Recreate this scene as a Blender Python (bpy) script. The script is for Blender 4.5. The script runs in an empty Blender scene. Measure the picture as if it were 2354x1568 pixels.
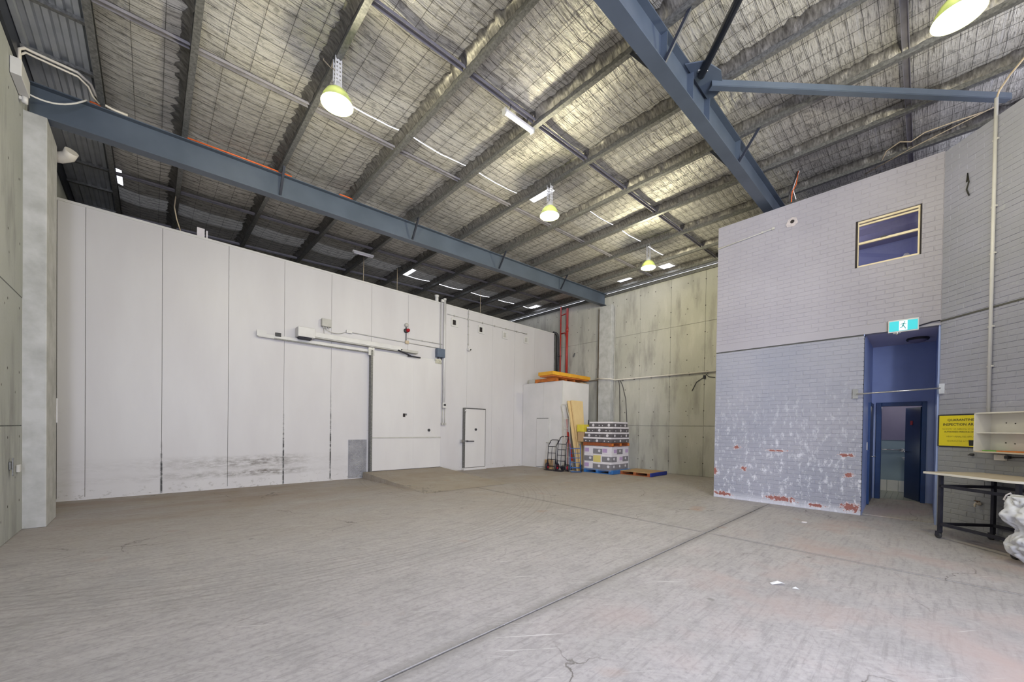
import bpy, math, random
from mathutils import Vector, Matrix, noise
random.seed(7)
S = bpy.context.scene
COL = S.collection
PI = math.pi

# ------------------------------------------------------------------ camera
EYE = Vector((0, 0, 1.56))
YAW, PIT, ROL = math.radians(46.803), math.radians(-.5308), math.radians(.8061)
FPX, CX, CY = 883.69, 1177.0, 993.05
fw = Vector((math.cos(YAW), math.sin(YAW), 0)); rt = Vector((math.sin(YAW), -math.cos(YAW), 0)); up = Vector((0, 0, 1))
fw, up = fw * math.cos(PIT) + up * math.sin(PIT), up * math.cos(PIT) - fw * math.sin(PIT)
rt, up = rt * math.cos(ROL) + up * math.sin(ROL), up * math.cos(ROL) - rt * math.sin(ROL)
cd = bpy.data.cameras.new('camera'); cam = bpy.data.objects.new('camera', cd); COL.objects.link(cam)
cd.sensor_width = 36; cd.sensor_fit = 'HORIZONTAL'; cd.lens = FPX / 2354 * 36
cd.shift_x = 0.0; cd.shift_y = (CY - 784) / 2354
cd.clip_start = .05; cd.clip_end = 200
m3 = Matrix((rt, up, -fw)).transposed()
cam.matrix_world = Matrix.Translation(EYE) @ m3.to_4x4()
S.camera = cam

# ------------------------------------------------------------------ world, lights, exposure
S.view_settings.view_transform = 'Standard'; S.view_settings.look = 'None'
S.view_settings.gamma = 1; S.view_settings.use_curve_mapping = False
S.view_settings.exposure = 0.45
w = bpy.data.worlds.new('sky'); S.world = w; w.use_nodes = True
bg = w.node_tree.nodes['Background']; bg.inputs[0].default_value = (.87, .89, 1.0, 1); bg.inputs[1].default_value = 2.9

def light(kind, name, loc, energy, color, rot=(0, 0, 0), **k):
    l = bpy.data.lights.new(name, kind); l.energy = energy; l.color = color
    for a, v in k.items(): setattr(l, a, v)
    o = bpy.data.objects.new(name, l); COL.objects.link(o); o.location = loc; o.rotation_euler = rot
    return o
def aim(o, d): o.rotation_euler = Vector(d).to_track_quat('-Z', 'Y').to_euler()
# daylight through the open roller door behind the camera
L = light('AREA', 'door_daylight', (-1.5, -5.4, 2.5), 950, (.80, .84, 1.0), shape='RECTANGLE', size=2.9, size_y=4.2); aim(L, (.74, .67, .02))
LAMP_COL = (1.0, .93, .64)
def lamp_light(x, y, z):
    light('POINT', 'high_bay_bulb', (x, y, z - .16), 150, LAMP_COL, shadow_soft_size=.12)

# ------------------------------------------------------------------ mesh builder
class MB:
    def __init__(s): s.v = []; s.f = []; s.s = []
    def add(s, vs, fs, sm=False):
        b = len(s.v); s.v += [tuple(p) for p in vs]; s.f += [tuple(b + i for i in f) for f in fs]; s.s += [sm] * len(fs); return s
    def box(s, x0, y0, z0, x1, y1, z1):
        return s.add([(x0,y0,z0),(x1,y0,z0),(x1,y1,z0),(x0,y1,z0),(x0,y0,z1),(x1,y0,z1),(x1,y1,z1),(x0,y1,z1)],
                     [(3,2,1,0),(4,5,6,7),(0,1,5,4),(1,2,6,5),(2,3,7,6),(3,0,4,7)])
    def cbox(s, c, d): return s.box(c[0]-d[0]/2, c[1]-d[1]/2, c[2]-d[2]/2, c[0]+d[0]/2, c[1]+d[1]/2, c[2]+d[2]/2)
    def bar(s, p, q, w, h, upv=(0,0,1)):
        p, q = Vector(p), Vector(q); a = (q - p).normalized(); u = Vector(upv)
        if abs(a.dot(u)) > .97: u = Vector((1, 0, 0))
        r = a.cross(u).normalized(); u = r.cross(a).normalized(); r = r * w / 2; u = u * h / 2
        return s.add([p-r-u,p+r-u,p+r+u,p-r+u,q-r-u,q+r-u,q+r+u,q-r+u], [(0,1,2,3),(7,6,5,4),(1,0,4,5),(2,1,5,6),(3,2,6,7),(0,3,7,4)])
    def tube(s, pts, r, n=8, close=False):
        pts = [Vector(p) for p in pts]; N = len(pts); rings = []
        t0 = (pts[1] - pts[0]).normalized(); u = Vector((0,0,1)) if abs(t0.z) < .9 else Vector((1,0,0))
        u = (u - t0 * u.dot(t0)).normalized()
        for i, p in enumerate(pts):
            a = pts[i-1] if i else (pts[-1] if close else p); b = pts[(i+1) % N] if i < N-1 or close else p
            t = (b - a).normalized(); u = (u - t * u.dot(t)).normalized(); v = t.cross(u)
            rr = r[i] if isinstance(r, (list, tuple)) else r
            rings.append([p + u * rr * math.cos(2*PI*k/n) + v * rr * math.sin(2*PI*k/n) for k in range(n)])
        vs = [q for g in rings for q in g]; fs = []
        for i in range(N if close else N-1):
            j = (i+1) % N
            for k in range(n): fs.append((i*n+k, i*n+(k+1)%n, j*n+(k+1)%n, j*n+k))
        s.add(vs, fs, True)
        if not close:
            b = len(s.v) - len(vs)
            s.f += [tuple(b + k for k in range(n))[::-1], tuple(b + (N-1)*n + k for k in range(n))]; s.s += [False, False]
        return s
    def cyl(s, p, q, r, n=16): return s.tube([p, q], r, n)
    def lathe(s, prof, c=(0,0,0), n=24, axis='z', smooth=True):
        vs = []; fs = []
        for r, z in prof:
            for k in range(n):
                a = 2*PI*k/n; x, y = r*math.cos(a), r*math.sin(a)
                p = (x, y, z) if axis == 'z' else ((z, x, y) if axis == 'x' else (y, z, x))
                vs.append((p[0]+c[0], p[1]+c[1], p[2]+c[2]))
        for i in range(len(prof)-1):
            for k in range(n): fs.append((i*n+k, i*n+(k+1)%n, (i+1)*n+(k+1)%n, (i+1)*n+k))
        return s.add(vs, fs, smooth)
    def disc(s, c, r, axis='z', n=24, t=.002):
        d = {'x': (t,0,0), 'y': (0,t,0), 'z': (0,0,t)}[axis]
        return s.cyl(c, (c[0]+d[0], c[1]+d[1], c[2]+d[2]), r, n)
    def prism(s, poly, a0, a1, plane='xy'):
        """poly: 2D points; extruded from a0 to a1 along the third axis."""
        n = len(poly)
        f = {'xy': lambda p, a: (p[0], p[1], a), 'xz': lambda p, a: (p[0], a, p[1]), 'yz': lambda p, a: (a, p[0], p[1])}[plane]
        vs = [f(p, a0) for p in poly] + [f(p, a1) for p in poly]
        fs = [tuple(range(n))[::-1], tuple(range(n, 2*n))] + [(i, (i+1)%n, n+(i+1)%n, n+i) for i in range(n)]
        return s.add(vs, fs)

def props(o, label=None, cat=None, group=None, kind=None):
    if label: o['label'] = label
    if cat: o['category'] = cat
    if group: o['group'] = group
    if kind: o['kind'] = kind
    return o
def wloc(p):
    v = Vector((0, 0, 0))
    while p is not None: v += p.location; p = p.parent
    return v
def mesh(name, mb, mat, shift=None):
    me = bpy.data.meshes.new(name); vs = mb.v
    if shift is not None and shift.length > 0: vs = [(a - shift.x, b - shift.y, c - shift.z) for a, b, c in vs]
    me.from_pydata(vs, [], mb.f); me.polygons.foreach_set('use_smooth', mb.s)
    for m in (mat if isinstance(mat, (list, tuple)) else [mat]): me.materials.append(m)
    me.update(); return me
def obj(name, mb, mat, parent=None, world=True, bevel=0, loc=None):
    """one mesh object; with world=True its coordinates are world ones even under an unrotated thing."""
    sh = wloc(parent) if (parent is not None and world) else None
    o = bpy.data.objects.new(name, mesh(name, mb, mat, sh)); COL.objects.link(o)
    if parent is not None: o.parent = parent
    if loc is not None: o.location = loc
    if bevel:
        b = o.modifiers.new('bevel', 'BEVEL'); b.width = bevel; b.segments = 2; b.limit_method = 'ANGLE'; b.harden_normals = False
    return o
def own(name, mb, mat, label, cat, group=None, kind=None, bevel=0):
    return props(obj(name, mb, mat, bevel=bevel), label, cat, group, kind)
def thing(name, label, cat, loc=(0,0,0), rz=0, group=None, kind=None):
    o = bpy.data.objects.new(name, None); COL.objects.link(o); o.location = loc; o.rotation_euler = (0, 0, rz)
    o.empty_display_size = .1
    return props(o, label, cat, group, kind)
def share(name, me, parent, loc, rot=(0,0,0)):
    o = bpy.data.objects.new(name, me); COL.objects.link(o); o.parent = parent; o.location = loc; o.rotation_euler = rot; return o
def copy_thing(src, loc, rz=None, label=None, group=None):
    r = src.copy(); COL.objects.link(r); r.location = loc
    if rz is not None: r.rotation_euler = (0, 0, rz)
    if label: r['label'] = label
    if group: r['group'] = group
    for ch in src.children:
        c = ch.copy(); COL.objects.link(c); c.parent = r
        for g in ch.children:
            d = g.copy(); COL.objects.link(d); d.parent = c
    return r
def text_mb(txt, width, height=None, bold=.012):
    cu = bpy.data.curves.new('txt', 'FONT'); cu.body = txt; cu.size = 1; cu.offset = bold; cu.resolution_u = 2
    o = bpy.data.objects.new('txt', cu); COL.objects.link(o)
    me = bpy.data.meshes.new_from_object(o.evaluated_get(bpy.context.evaluated_depsgraph_get()))
    xs = [v.co.x for v in me.vertices]; ys = [v.co.y for v in me.vertices]
    x0, x1, y0, y1 = min(xs), max(xs), min(ys), max(ys)
    sx = width / (x1 - x0); sy = (height / (y1 - y0)) if height else sx
    mb = MB(); mb.add([((v.co.x - (x0+x1)/2) * sx, 0, (v.co.y - y0) * sy) for v in me.vertices], [tuple(p.vertices) for p in me.polygons])
    bpy.data.objects.remove(o); bpy.data.curves.remove(cu); bpy.data.meshes.remove(me)
    return mb

# ------------------------------------------------------------------ materials
class NT:
    def __init__(s, name):
        s.m = bpy.data.materials.new(name); s.m.use_nodes = True; s.t = s.m.node_tree; s.N = s.t.nodes; s.L = s.t.links
        s.b = s.N['Principled BSDF']
    def n(s, typ, **k):
        x = s.N.new(typ)
        for a, v in k.items():
            if a.startswith('i_'):
                key = a[2:]; key = int(key) if key.isdigit() else key.replace('_', ' ')
                if hasattr(v, 'default_value') or isinstance(v, bpy.types.NodeSocket): s.L.new(v, x.inputs[key])
                else: x.inputs[key].default_value = v
            else: setattr(x, a, v)
        return x
    def math(s, op, a, b=None, c=None, clamp=False):
        x = s.N.new('ShaderNodeMath'); x.operation = op; x.use_clamp = clamp
        for i, v in enumerate((a, b, c)):
            if v is None: continue
            if isinstance(v, bpy.types.NodeSocket): s.L.new(v, x.inputs[i])
            else: x.inputs[i].default_value = v
        return x.outputs[0]
    def mix(s, fac, a, b, mode='MIX'):
        x = s.N.new('ShaderNodeMix'); x.data_type = 'RGBA'; x.blend_type = mode
        for k, v in ((0, fac), (6, a), (7, b)):
            if isinstance(v, bpy.types.NodeSocket): s.L.new(v, x.inputs[k])
            else: x.inputs[k].default_value = v if k == 0 else (*v[:3], 1)
        return x.outputs[2]
    def pos(s): return s.n('ShaderNodeNewGeometry').outputs['Position']
    def objc(s): return s.n('ShaderNodeTexCoord').outputs['Object']
    def mapv(s, vec, sc): return s.n('ShaderNodeMapping', i_0=vec, i_Scale=sc).outputs[0]
    def noise(s, vec, scale=5, detail=4, rough=.55, dist=0):
        return s.n('ShaderNodeTexNoise', i_Vector=vec, i_Scale=scale, i_Detail=detail, i_Roughness=rough, i_Distortion=dist).outputs[0]
    def ramp(s, fac, a, b, lo=0.0, hi=1.0):
        x = s.n('ShaderNodeMapRange', i_0=fac, i_1=a, i_2=b, i_3=lo, i_4=hi); x.clamp = True; return x.outputs[0]
    def sep(s, v):
        x = s.n('ShaderNodeSeparateXYZ', i_0=v); return x.outputs
    def set(s, **k):
        for a, v in k.items():
            i = s.b.inputs[a.replace('_', ' ')]
            if isinstance(v, bpy.types.NodeSocket): s.L.new(v, i)
            else: i.default_value = (*v, 1) if isinstance(v, tuple) and len(v) == 3 else v
        return s
    def bump(s, h, strength=.3, dist=.01):
        x = s.n('ShaderNodeBump', i_Strength=strength, i_Distance=dist, i_Height=h); s.L.new(x.outputs[0], s.b.inputs['Normal']); return s

def srgb(r, g, b):
    f = lambda c: (c/255/12.92) if c/255 <= .04045 else ((c/255+.055)/1.055)**2.4
    return (f(r), f(g), f(b))
def pm(name, c, c2=None, scale=6, rough=.6, metal=0, bump=.0, stretch=(1,1,1), coord='o', spec=.5, **k):
    n = NT(name); v = n.objc() if coord == 'o' else n.pos()
    if stretch != (1,1,1): v = n.mapv(v, stretch)
    f = n.noise(v, scale)
    if c2 is None: c2 = tuple(x*.82 for x in c)
    n.set(Base_Color=n.mix(n.ramp(f, .32, .68), c, c2), Roughness=rough, Metallic=metal, Specular_IOR_Level=spec)
    if bump: n.bump(f, bump, .01)
    n.set(**k); return n.m
def emit(name, col, st):
    n = NT(name); n.set(Base_Color=col, Emission_Color=col, Emission_Strength=st); return n.m

def floor_mat(name, base=(.365, .350, .362), ramp_=False):
    n = NT(name); p = n.pos(); X, Y, Z = n.sep(p)
    big = n.noise(p, .35, 3); mid = n.noise(p, 1.6, 5, .6); fine = n.noise(p, 22, 5, .65)
    st = n.noise(n.mapv(p, (.6, 6, 1)), 3.6, 6, .7); st2 = n.noise(n.mapv(n.n('ShaderNodeMapping', i_0=p, i_Rotation=(0,0,.9)).outputs[0], (.5, 8, 1)), 4.5, 6, .7)
    c = n.mix(n.ramp(big, .3, .7), base, tuple(x*.86 for x in base))
    c = n.mix(n.ramp(mid, .35, .7, 0, .55), c, (base[0]*1.18, base[1]*1.15, base[2]*1.14))
    c = n.mix(n.ramp(st, .5, .66, 0, .55), c, tuple(x*.56 for x in base))
    c = n.mix(n.ramp(st2, .53, .7, 0, .42), c, tuple(x*.58 for x in base)); c = n.mix(n.ramp(st2, .42, .3, 0, .35), c, tuple(x*1.2 for x in base))
    c = n.mix(n.ramp(fine, .5, .7, 0, .5), c, tuple(x*.55 for x in base)); c = n.mix(n.ramp(fine, .42, .28, 0, .45), c, tuple(x*1.3 for x in base))
    pat = n.noise(n.mapv(p, (1, 1.6, 1)), 3.2, 7, .72); c = n.mix(n.ramp(pat, .52, .64, 0, .42), c, tuple(x*.66 for x in base)); c = n.mix(n.ramp(pat, .44, .34, 0, .3), c, tuple(x*1.22 for x in base))
    # rust-brown run along the cool room and spots of iron stain
    rs = n.noise(n.mapv(p, (.35, 1.3, 1)), 1.1, 4); band = n.math('MULTIPLY', n.ramp(Y, 7.6, 9.8), n.ramp(X, 9, 3))
    c = n.mix(n.math('MULTIPLY', n.math('MULTIPLY', n.ramp(rs, .42, .66), band), .62), c, (.20, .12, .075))
    sp = n.noise(p, 1.05, 2); c = n.mix(n.math('MULTIPLY', n.ramp(sp, .68, .78), .5), c, (.36, .19, .11))
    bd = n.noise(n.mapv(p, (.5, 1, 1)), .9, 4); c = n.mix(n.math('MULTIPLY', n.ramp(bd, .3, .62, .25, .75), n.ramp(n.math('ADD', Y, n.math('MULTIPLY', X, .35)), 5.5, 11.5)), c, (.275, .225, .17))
    # pink-brown cast of the front right slab
    pk = n.noise(p, .8, 3); c = n.mix(n.math('MULTIPLY', n.ramp(pk, .5, .7), n.math('MULTIPLY', n.ramp(Y, 2.2, 1.2), n.ramp(X, 1.5, 3)), ), c, (.36, .29, .28))
    # scratches: thin bright lines of a stretched noise
    a = n.n('ShaderNodeMapping', i_0=p, i_Rotation=(0, 0, .62)).outputs[0]
    s1 = n.noise(n.mapv(a, (1.1, 46, 1)), 1.0, 2, .5); a2 = n.n('ShaderNodeMapping', i_0=p, i_Rotation=(0, 0, -.35)).outputs[0]
    s2 = n.noise(n.mapv(a2, (1.3, 52, 1)), 1.0, 2, .5)
    c = n.mix(n.ramp(s1, .69, .74, 0, .7), c, (.58, .57, .58)); c = n.mix(n.ramp(s2, .71, .77, 0, .45), c, (.16, .15, .15))
    # tyre sweeps: rings about two turning centres
    for (cx, cy, r0, ww) in ((2.2, 10.5, 6.1, .9), (9.5, 9.0, 5.2, .8)):
        d = n.n('ShaderNodeVectorMath', operation='DISTANCE', i_0=p, i_1=(cx, cy, 0)).outputs['Value']
        ring = n.math('MULTIPLY', n.ramp(n.math('ABSOLUTE', n.math('SUBTRACT', d, r0)), ww, ww*.4), n.ramp(n.noise(n.n('ShaderNodeCombineXYZ', i_0=n.math('MULTIPLY', d, 12.0)).outputs[0], 1.4, 3), .48, .66))
        c = n.mix(n.math('MULTIPLY', ring, .3), c, (.13, .12, .11))
    # hairline cracks
    wp_ = n.n('ShaderNodeVectorMath', operation='ADD', i_0=p, i_1=n.n('ShaderNodeVectorMath', operation='SCALE', i_0=n.n('ShaderNodeTexNoise', i_Vector=p, i_Scale=1.6, i_Detail=6.0).outputs['Color'], i_Scale=.7).outputs[0]).outputs[0]
    ck = n.n('ShaderNodeTexVoronoi', feature='DISTANCE_TO_EDGE', i_Vector=wp_, i_Scale=.42).outputs['Distance']
    c = n.mix(n.math('MULTIPLY', n.ramp(ck, .0035, .001), n.ramp(n.noise(p, .55, 2), .50, .60, 0, .8)), c, (.10, .09, .085))
    # oil drips
    dr = n.n('ShaderNodeTexVoronoi', i_Vector=p, i_Scale=2.6); dv = n.math('MULTIPLY', n.ramp(dr.outputs['Distance'], .11, .06), n.ramp(n.noise(p, .9, 2), .53, .6))
    c = n.mix(n.math('MULTIPLY', dv, .6), c, (.13, .13, .12))
    # dark grime beside the two saw cuts
    g1 = n.math('MULTIPLY', n.ramp(n.math('ABSOLUTE', n.math('SUBTRACT', Y, 2.24)), .11, .0), n.ramp(X, 9.8, 9.2)); g2 = n.ramp(n.math('ABSOLUTE', n.math('SUBTRACT', X, 6.22)), .06, .0)
    if not ramp_: c = n.mix(n.math('MULTIPLY', n.math('MAXIMUM', g1, g2), .5), c, (.10, .095, .085))
    n.set(Base_Color=c, Roughness=n.ramp(mid, .3, .7, .48, .78), Specular_IOR_Level=.35)
    n.bump(n.math('ADD', fine, n.math('MULTIPLY', st, .6)), .18, .006)
    return n.m

def concrete_mat(name, base, ax):
    n = NT(name); p = n.pos(); X, Y, Z = n.sep(p); U = Y if ax == 'y' else X
    v = n.noise(n.mapv(p, (1, 1, .22)), 2.4, 6, .6); big = n.noise(p, .6, 3); fine = n.noise(p, 26, 4)
    c = n.mix(n.ramp(big, .3, .7), base, (base[0]*.84, base[1]*.85, base[2]*.82))
    c = n.mix(n.ramp(v, .5, .68, 0, .75), c, tuple(x*.52 for x in base)); c = n.mix(n.ramp(v, .42, .25, 0, .5), c, tuple(min(1, x*1.25) for x in base))
    c = n.mix(n.ramp(fine, .6, .8, 0, .35), c, tuple(x*.55 for x in base))
    sp = n.n('ShaderNodeTexVoronoi', i_Vector=p, i_Scale=3.3).outputs['Distance']; c = n.mix(n.ramp(sp, .07, .045, 0, .75), c, (.07, .068, .06))
    # cone-tie holes on a 0.6 x 0.9 m grid
    gu = n.math('SUBTRACT', n.math('FRACT', n.math('DIVIDE', U, .6)), .5); gz = n.math('SUBTRACT', n.math('FRACT', n.math('DIVIDE', Z, .9)), .5)
    d = n.math('SQRT', n.math('ADD', n.math('POWER', n.math('MULTIPLY', gu, .6), 2), n.math('POWER', n.math('MULTIPLY', gz, .9), 2)))
    c = n.mix(n.ramp(d, .022, .014), c, (.06, .058, .05))
    n.set(Base_Color=c, Roughness=.86, Specular_IOR_Level=.25); n.bump(n.math('ADD', fine, v), .25, .008)
    return n.m

def panel_mat(name, base=(.605, .59, .60), dirt=True):
    n = NT(name); p = n.pos(); X, Y, Z = n.sep(p)
    v = n.noise(n.mapv(p, (1.2, 1, .3)), 1.2, 4)
    c = n.mix(n.ramp(v, .35, .7), base, (base[0]*.93, base[1]*.92, base[2]*.925))
    if dirt:
        sm = n.noise(n.mapv(p, (1.4, 1, 5)), 3.2, 9, .8); wv = n.math('MULTIPLY', n.noise(n.mapv(p, (.7, 1, .2)), 2.0, 2), .14); zz = n.math('SUBTRACT', Z, wv)
        b1 = n.ramp(n.math('ABSOLUTE', n.math('SUBTRACT', zz, .29)), .11, .03); b2 = n.ramp(n.math('ABSOLUTE', n.math('SUBTRACT', zz, .56)), .20, .06, 0, .8); b = n.math('MAXIMUM', b1, b2)
        gx = n.math('MULTIPLY', n.ramp(X, -.4, 2.2, .12, 1), n.ramp(X, 3.3, 2.45, .12, 1)); gx = n.math('MULTIPLY', gx, n.ramp(X, 4.4, 4.2))
        c = n.mix(n.math('MULTIPLY', n.math('MULTIPLY', n.ramp(sm, .40, .60), b), gx), c, (.13, .11, .09))
        for xs, zt in ((2.55, 2.1), (3.73, 2.6), (.17, 1.2)):
            ln = n.math('MULTIPLY', n.ramp(n.math('ABSOLUTE', n.math('SUBTRACT', X, xs)), .028, .008), n.math('MULTIPLY', n.ramp(Z, zt, zt*.55), n.ramp(n.noise(n.mapv(p, (1, 1, 1.5)), 5, 5, .7), .38, .55)))
            c = n.mix(ln, c, (.05, .05, .05))
        f2 = n.noise(n.mapv(p, (2, 1, 3)), 3.5, 6, .7); c = n.mix(n.math('MULTIPLY', n.ramp(f2, .57, .66), n.ramp(Z, .32, .0, 0, .8)), c, (.25, .23, .21))
        f3 = n.noise(p, 5, 6, .7); c = n.mix(n.math('MULTIPLY', n.ramp(f3, .66, .74), n.math('MULTIPLY', n.ramp(Z, 1.1, 1.4), n.ramp(Z, 1.9, 1.5, 0, .5))), c, (.35, .33, .33))
    n.set(Base_Color=c, Roughness=.42, Specular_IOR_Level=.4); n.bump(v, .05, .02)
    return n.m

def foil_mat(name, clear=0):
    n = NT(name); p = n.pos(); X, Y, Z = n.sep(p)
    rib = n.noise(n.mapv(p, (3.0, 52, 1)), 1.4, 5, .65); cr = n.noise(n.mapv(p, (3.5, 5, 1)), 2.2, 5, .65, .6); big = n.noise(p, .8, 3)
    tape = n.math('SUBTRACT', n.math('FRACT', n.math('DIVIDE', Y, 1.35)), .5)
    c = n.mix(n.ramp(big, .3, .7), (.70, .68, .635), (.56, .535, .49))
    c = n.mix(n.ramp(rib, .51, .64, 0, .85), c, (.14, .13, .12)); c = n.mix(n.ramp(rib, .43, .3, 0, .5), c, (.82, .81, .79))
    c = n.mix(n.ramp(cr, .53, .66, 0, .6), c, (.17, .16, .145))
    c = n.mix(n.ramp(n.math('ABSOLUTE', tape), .012, .004, 0, .8), c, (.62, .61, .60))
    n.set(Base_Color=c, Roughness=n.ramp(cr, .3, .7, .32, .55), Metallic=.5)
    n.bump(n.math('ADD', n.math('MULTIPLY', rib, 1.0), n.math('MULTIPLY', cr, 1.6)), .55, .02)
    if clear:
        out = n.N['Material Output']; tr = n.n('ShaderNodeBsdfTranslucent', i_0=(.9, .9, .86, 1)); mx = n.n('ShaderNodeMixShader', i_0=clear, i_1=n.b.outputs[0], i_2=tr.outputs[0])
        n.L.new(mx.outputs[0], out.inputs[0])
    return n.m

def brick_mat(name, base, alt, wear=0.0, spots=(), pale=0.0):
    n = NT(name); p = n.pos(); X, Y, Z = n.sep(p); rnd = n.n('ShaderNodeObjectInfo').outputs['Random']
    f = n.noise(p, 7, 6, .65); g = n.noise(p, 34, 4, .6); big = n.noise(p, .8, 3)
    c = n.mix(n.ramp(big, .32, .68), base, alt); c = n.mix(n.math('MULTIPLY', rnd, .16), c, tuple(x*.8 for x in base))
    if wear:
        low = n.ramp(Z, 2.9, .7); h = n.noise(n.mapv(p, (1.5, 1.5, .75)), 8, 7, .75)
        c = n.mix(n.math('MULTIPLY', n.ramp(h, .53, .64), n.math('MULTIPLY', low, wear)), c, (.66, .66, .72))
        k = n.noise(p, 15, 5, .7); c = n.mix(n.math('MULTIPLY', n.ramp(k, .64, .72), n.math('MULTIPLY', low, .7)), c, (.19, .19, .23))
        c = n.mix(n.ramp(Z, .16, .03, 0, .6), c, (.62, .62, .68))
    acc = None
    for (a, b, su, sz) in spots:
        du = n.math('DIVIDE', n.math('SUBTRACT', Y, a), su); dz = n.math('DIVIDE', n.math('SUBTRACT', Z, b), sz)
        e = n.math('SUBTRACT', 1.0, n.math('SQRT', n.math('ADD', n.math('POWER', du, 2), n.math('POWER', dz, 2))))
        acc = e if acc is None else n.math('MAXIMUM', acc, e)
    if acc is not None:
        k = n.math('ADD', acc, n.math('MULTIPLY', n.math('SUBTRACT', n.noise(p, 16, 5, .7), .5), 2.6))
        c = n.mix(n.ramp(k, .42, .5), c, (.27, .105, .09)); c = n.mix(n.math('MULTIPLY', n.ramp(k, .34, .41), n.ramp(k, .5, .43)), c, (.66, .60, .62))
    c = n.mix(n.ramp(g, .66, .8, 0, .3), c, tuple(x*.55 for x in base))
    if pale: c = n.mix(n.math('MULTIPLY', n.ramp(n.math('ADD', Z, n.math('MULTIPLY', f, .08)), 1.43, 1.36), .55), c, (.23, .235, .20)); c = n.mix(n.math('MULTIPLY', n.ramp(f, .55, .7), n.ramp(Z, 1.4, .2, 0, .5)), c, (.12, .115, .095))  # below the sign: grime, plus shade worked into a darker olive tone
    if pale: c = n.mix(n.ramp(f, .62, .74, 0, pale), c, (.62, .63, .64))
    n.set(Base_Color=c, Roughness=.55, Specular_IOR_Level=.35); n.bump(n.math('ADD', f, n.math('MULTIPLY', g, .5)), .3, .008)
    return n.m

M = {}
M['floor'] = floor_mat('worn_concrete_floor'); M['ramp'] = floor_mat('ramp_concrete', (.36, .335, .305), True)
M['conc'] = concrete_mat('grey_precast_concrete', (.44, .43, .395), 'y'); M['conc_l'] = concrete_mat('cool_precast_concrete', (.41, .42, .415), 'y')
M['col'] = pm('column_concrete', (.50, .50, .50), (.36, .36, .35), 4, .85, bump=.3, coord='p')
M['panel'] = panel_mat('white_sandwich_panel'); M['panel_clean'] = panel_mat('white_door_panel', (.63, .615, .615), False)
M['cubicle'] = pm('white_cubicle_panel', (.66, .64, .645), (.61, .60, .60), 2, .4)
M['foil'] = foil_mat('silver_foil'); M['foil_s'] = foil_mat('foil_under_skylight', .014)
M['tuck'] = pm('dark_crumpled_sarking', (.20, .19, .175), (.07, .065, .06), 14, .42, .5, bump=.5, stretch=(.6, 2.2, 1), coord='p')
M['rust'] = pm('dark_orange_pallet', (.30, .08, .02), (.20, .05, .015), 6, .7)
M['galv'] = pm('galvanised_steel', (.25, .25, .24), (.12, .12, .115), 30, .5, .6, bump=.05, coord='p')
M['strut'] = pm('mauve_grey_primer', (.27, .26, .29), (.20, .19, .21), 5, .5, .3)
M['wire'] = pm('dark_wire', (.10, .095, .085), (.06, .055, .05), 9, .5, .6)
M['beam'] = pm('slate_blue_paint', srgb(82, 92, 106), srgb(70, 80, 93), 1.2, .42, 0, coord='p', spec=.5)
M['beam_dk'] = pm('dark_steel_paint', srgb(50, 54, 66), srgb(40, 43, 53), 3, .4, .2)
M['rib'] = pm('ribbed_zinc_sheet', (.50, .52, .54), (.40, .42, .44), 3, .4, .5)
M['white'] = pm('white_enamel', (.64, .63, .62), (.58, .57, .56), 4, .4)
M['pvc'] = pm('cream_pvc', (.66, .62, .56), (.60, .56, .50), 6, .45)
M['greyp'] = pm('grey_plastic', (.48, .47, .44), (.42, .41, .38), 6, .5)
M['blk'] = pm('black_rubber', (.025, .025, .028), (.04, .04, .045), 14, .55)
M['blkst'] = pm('black_steel_tube', (.018, .018, .028), (.03, .03, .042), 9, .55, spec=.2)
M['red'] = pm('red_paint', (.42, .03, .02), (.34, .03, .025), 8, .4)
M['redhub'] = pm('red_hub', (.70, .02, .05), (.55, .02, .04), 8, .4)
M['blue'] = pm('blue_steel_paint', (.03, .14, .42), (.025, .10, .34), 8, .42)
M['orange'] = pm('orange_paint', (.62, .20, .03), (.45, .12, .02), 5, .6, bump=.2)
M['yellow'] = pm('amber_paint', (.72, .38, .025), (.60, .28, .02), 3, .45)
M['foam'] = pm('cream_foam_board', (.70, .53, .28), (.64, .47, .24), 3, .7)
M['foam_dk'] = pm('brown_board_face', (.30, .18, .07), (.24, .14, .05), 4, .7)
M['wood'] = pm('raw_pallet_timber', (.42, .28, .14), (.28, .17, .08), 3, .75, bump=.3, stretch=(1, 6, 6))
M['bluew'] = pm('blue_pallet_paint', (.03, .17, .46), (.02, .09, .28), 5, .6, bump=.2)
M['navyw'] = pm('navy_pallet_paint', (.012, .03, .24), (.01, .02, .14), 5, .6, bump=.2)
M['carton'] = pm('charcoal_print_carton', (.075, .068, .075), (.11, .10, .11), 9, .6)
M['cwhite'] = pm('white_carton', (.72, .69, .72), (.64, .60, .64), 4, .6)
M['cprint'] = pm('pale_print', (.68, .66, .69), (.58, .55, .60), 14, .6)
M['purple'] = pm('lilac_print', (.36, .21, .45), (.42, .27, .50), 7, .6)
M['cyel'] = pm('yellow_carton', (.66, .55, .06), (.58, .46, .04), 7, .6)
M['kraft'] = pm('kraft_cardboard', (.45, .30, .16), (.38, .25, .13), 7, .7)
M['chrome'] = pm('worn_chrome', (.62, .62, .62), (.5, .5, .5), 9, .25, .9)
M['cream'] = pm('cream_window_frame', (.72, .62, .42), (.64, .53, .33), 6, .4)
M['bluewall'] = pm('periwinkle_wall_paint', srgb(150, 166, 212), srgb(138, 154, 200), 1.5, .5, coord='p')
M['bluedull'] = pm('dull_blue_paint', srgb(122, 124, 160), srgb(112, 114, 150), 1.5, .6, coord='p')
M['bluedk'] = pm('royal_blue_gloss', srgb(20, 62, 120), srgb(16, 52, 104), 3, .3)
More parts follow.
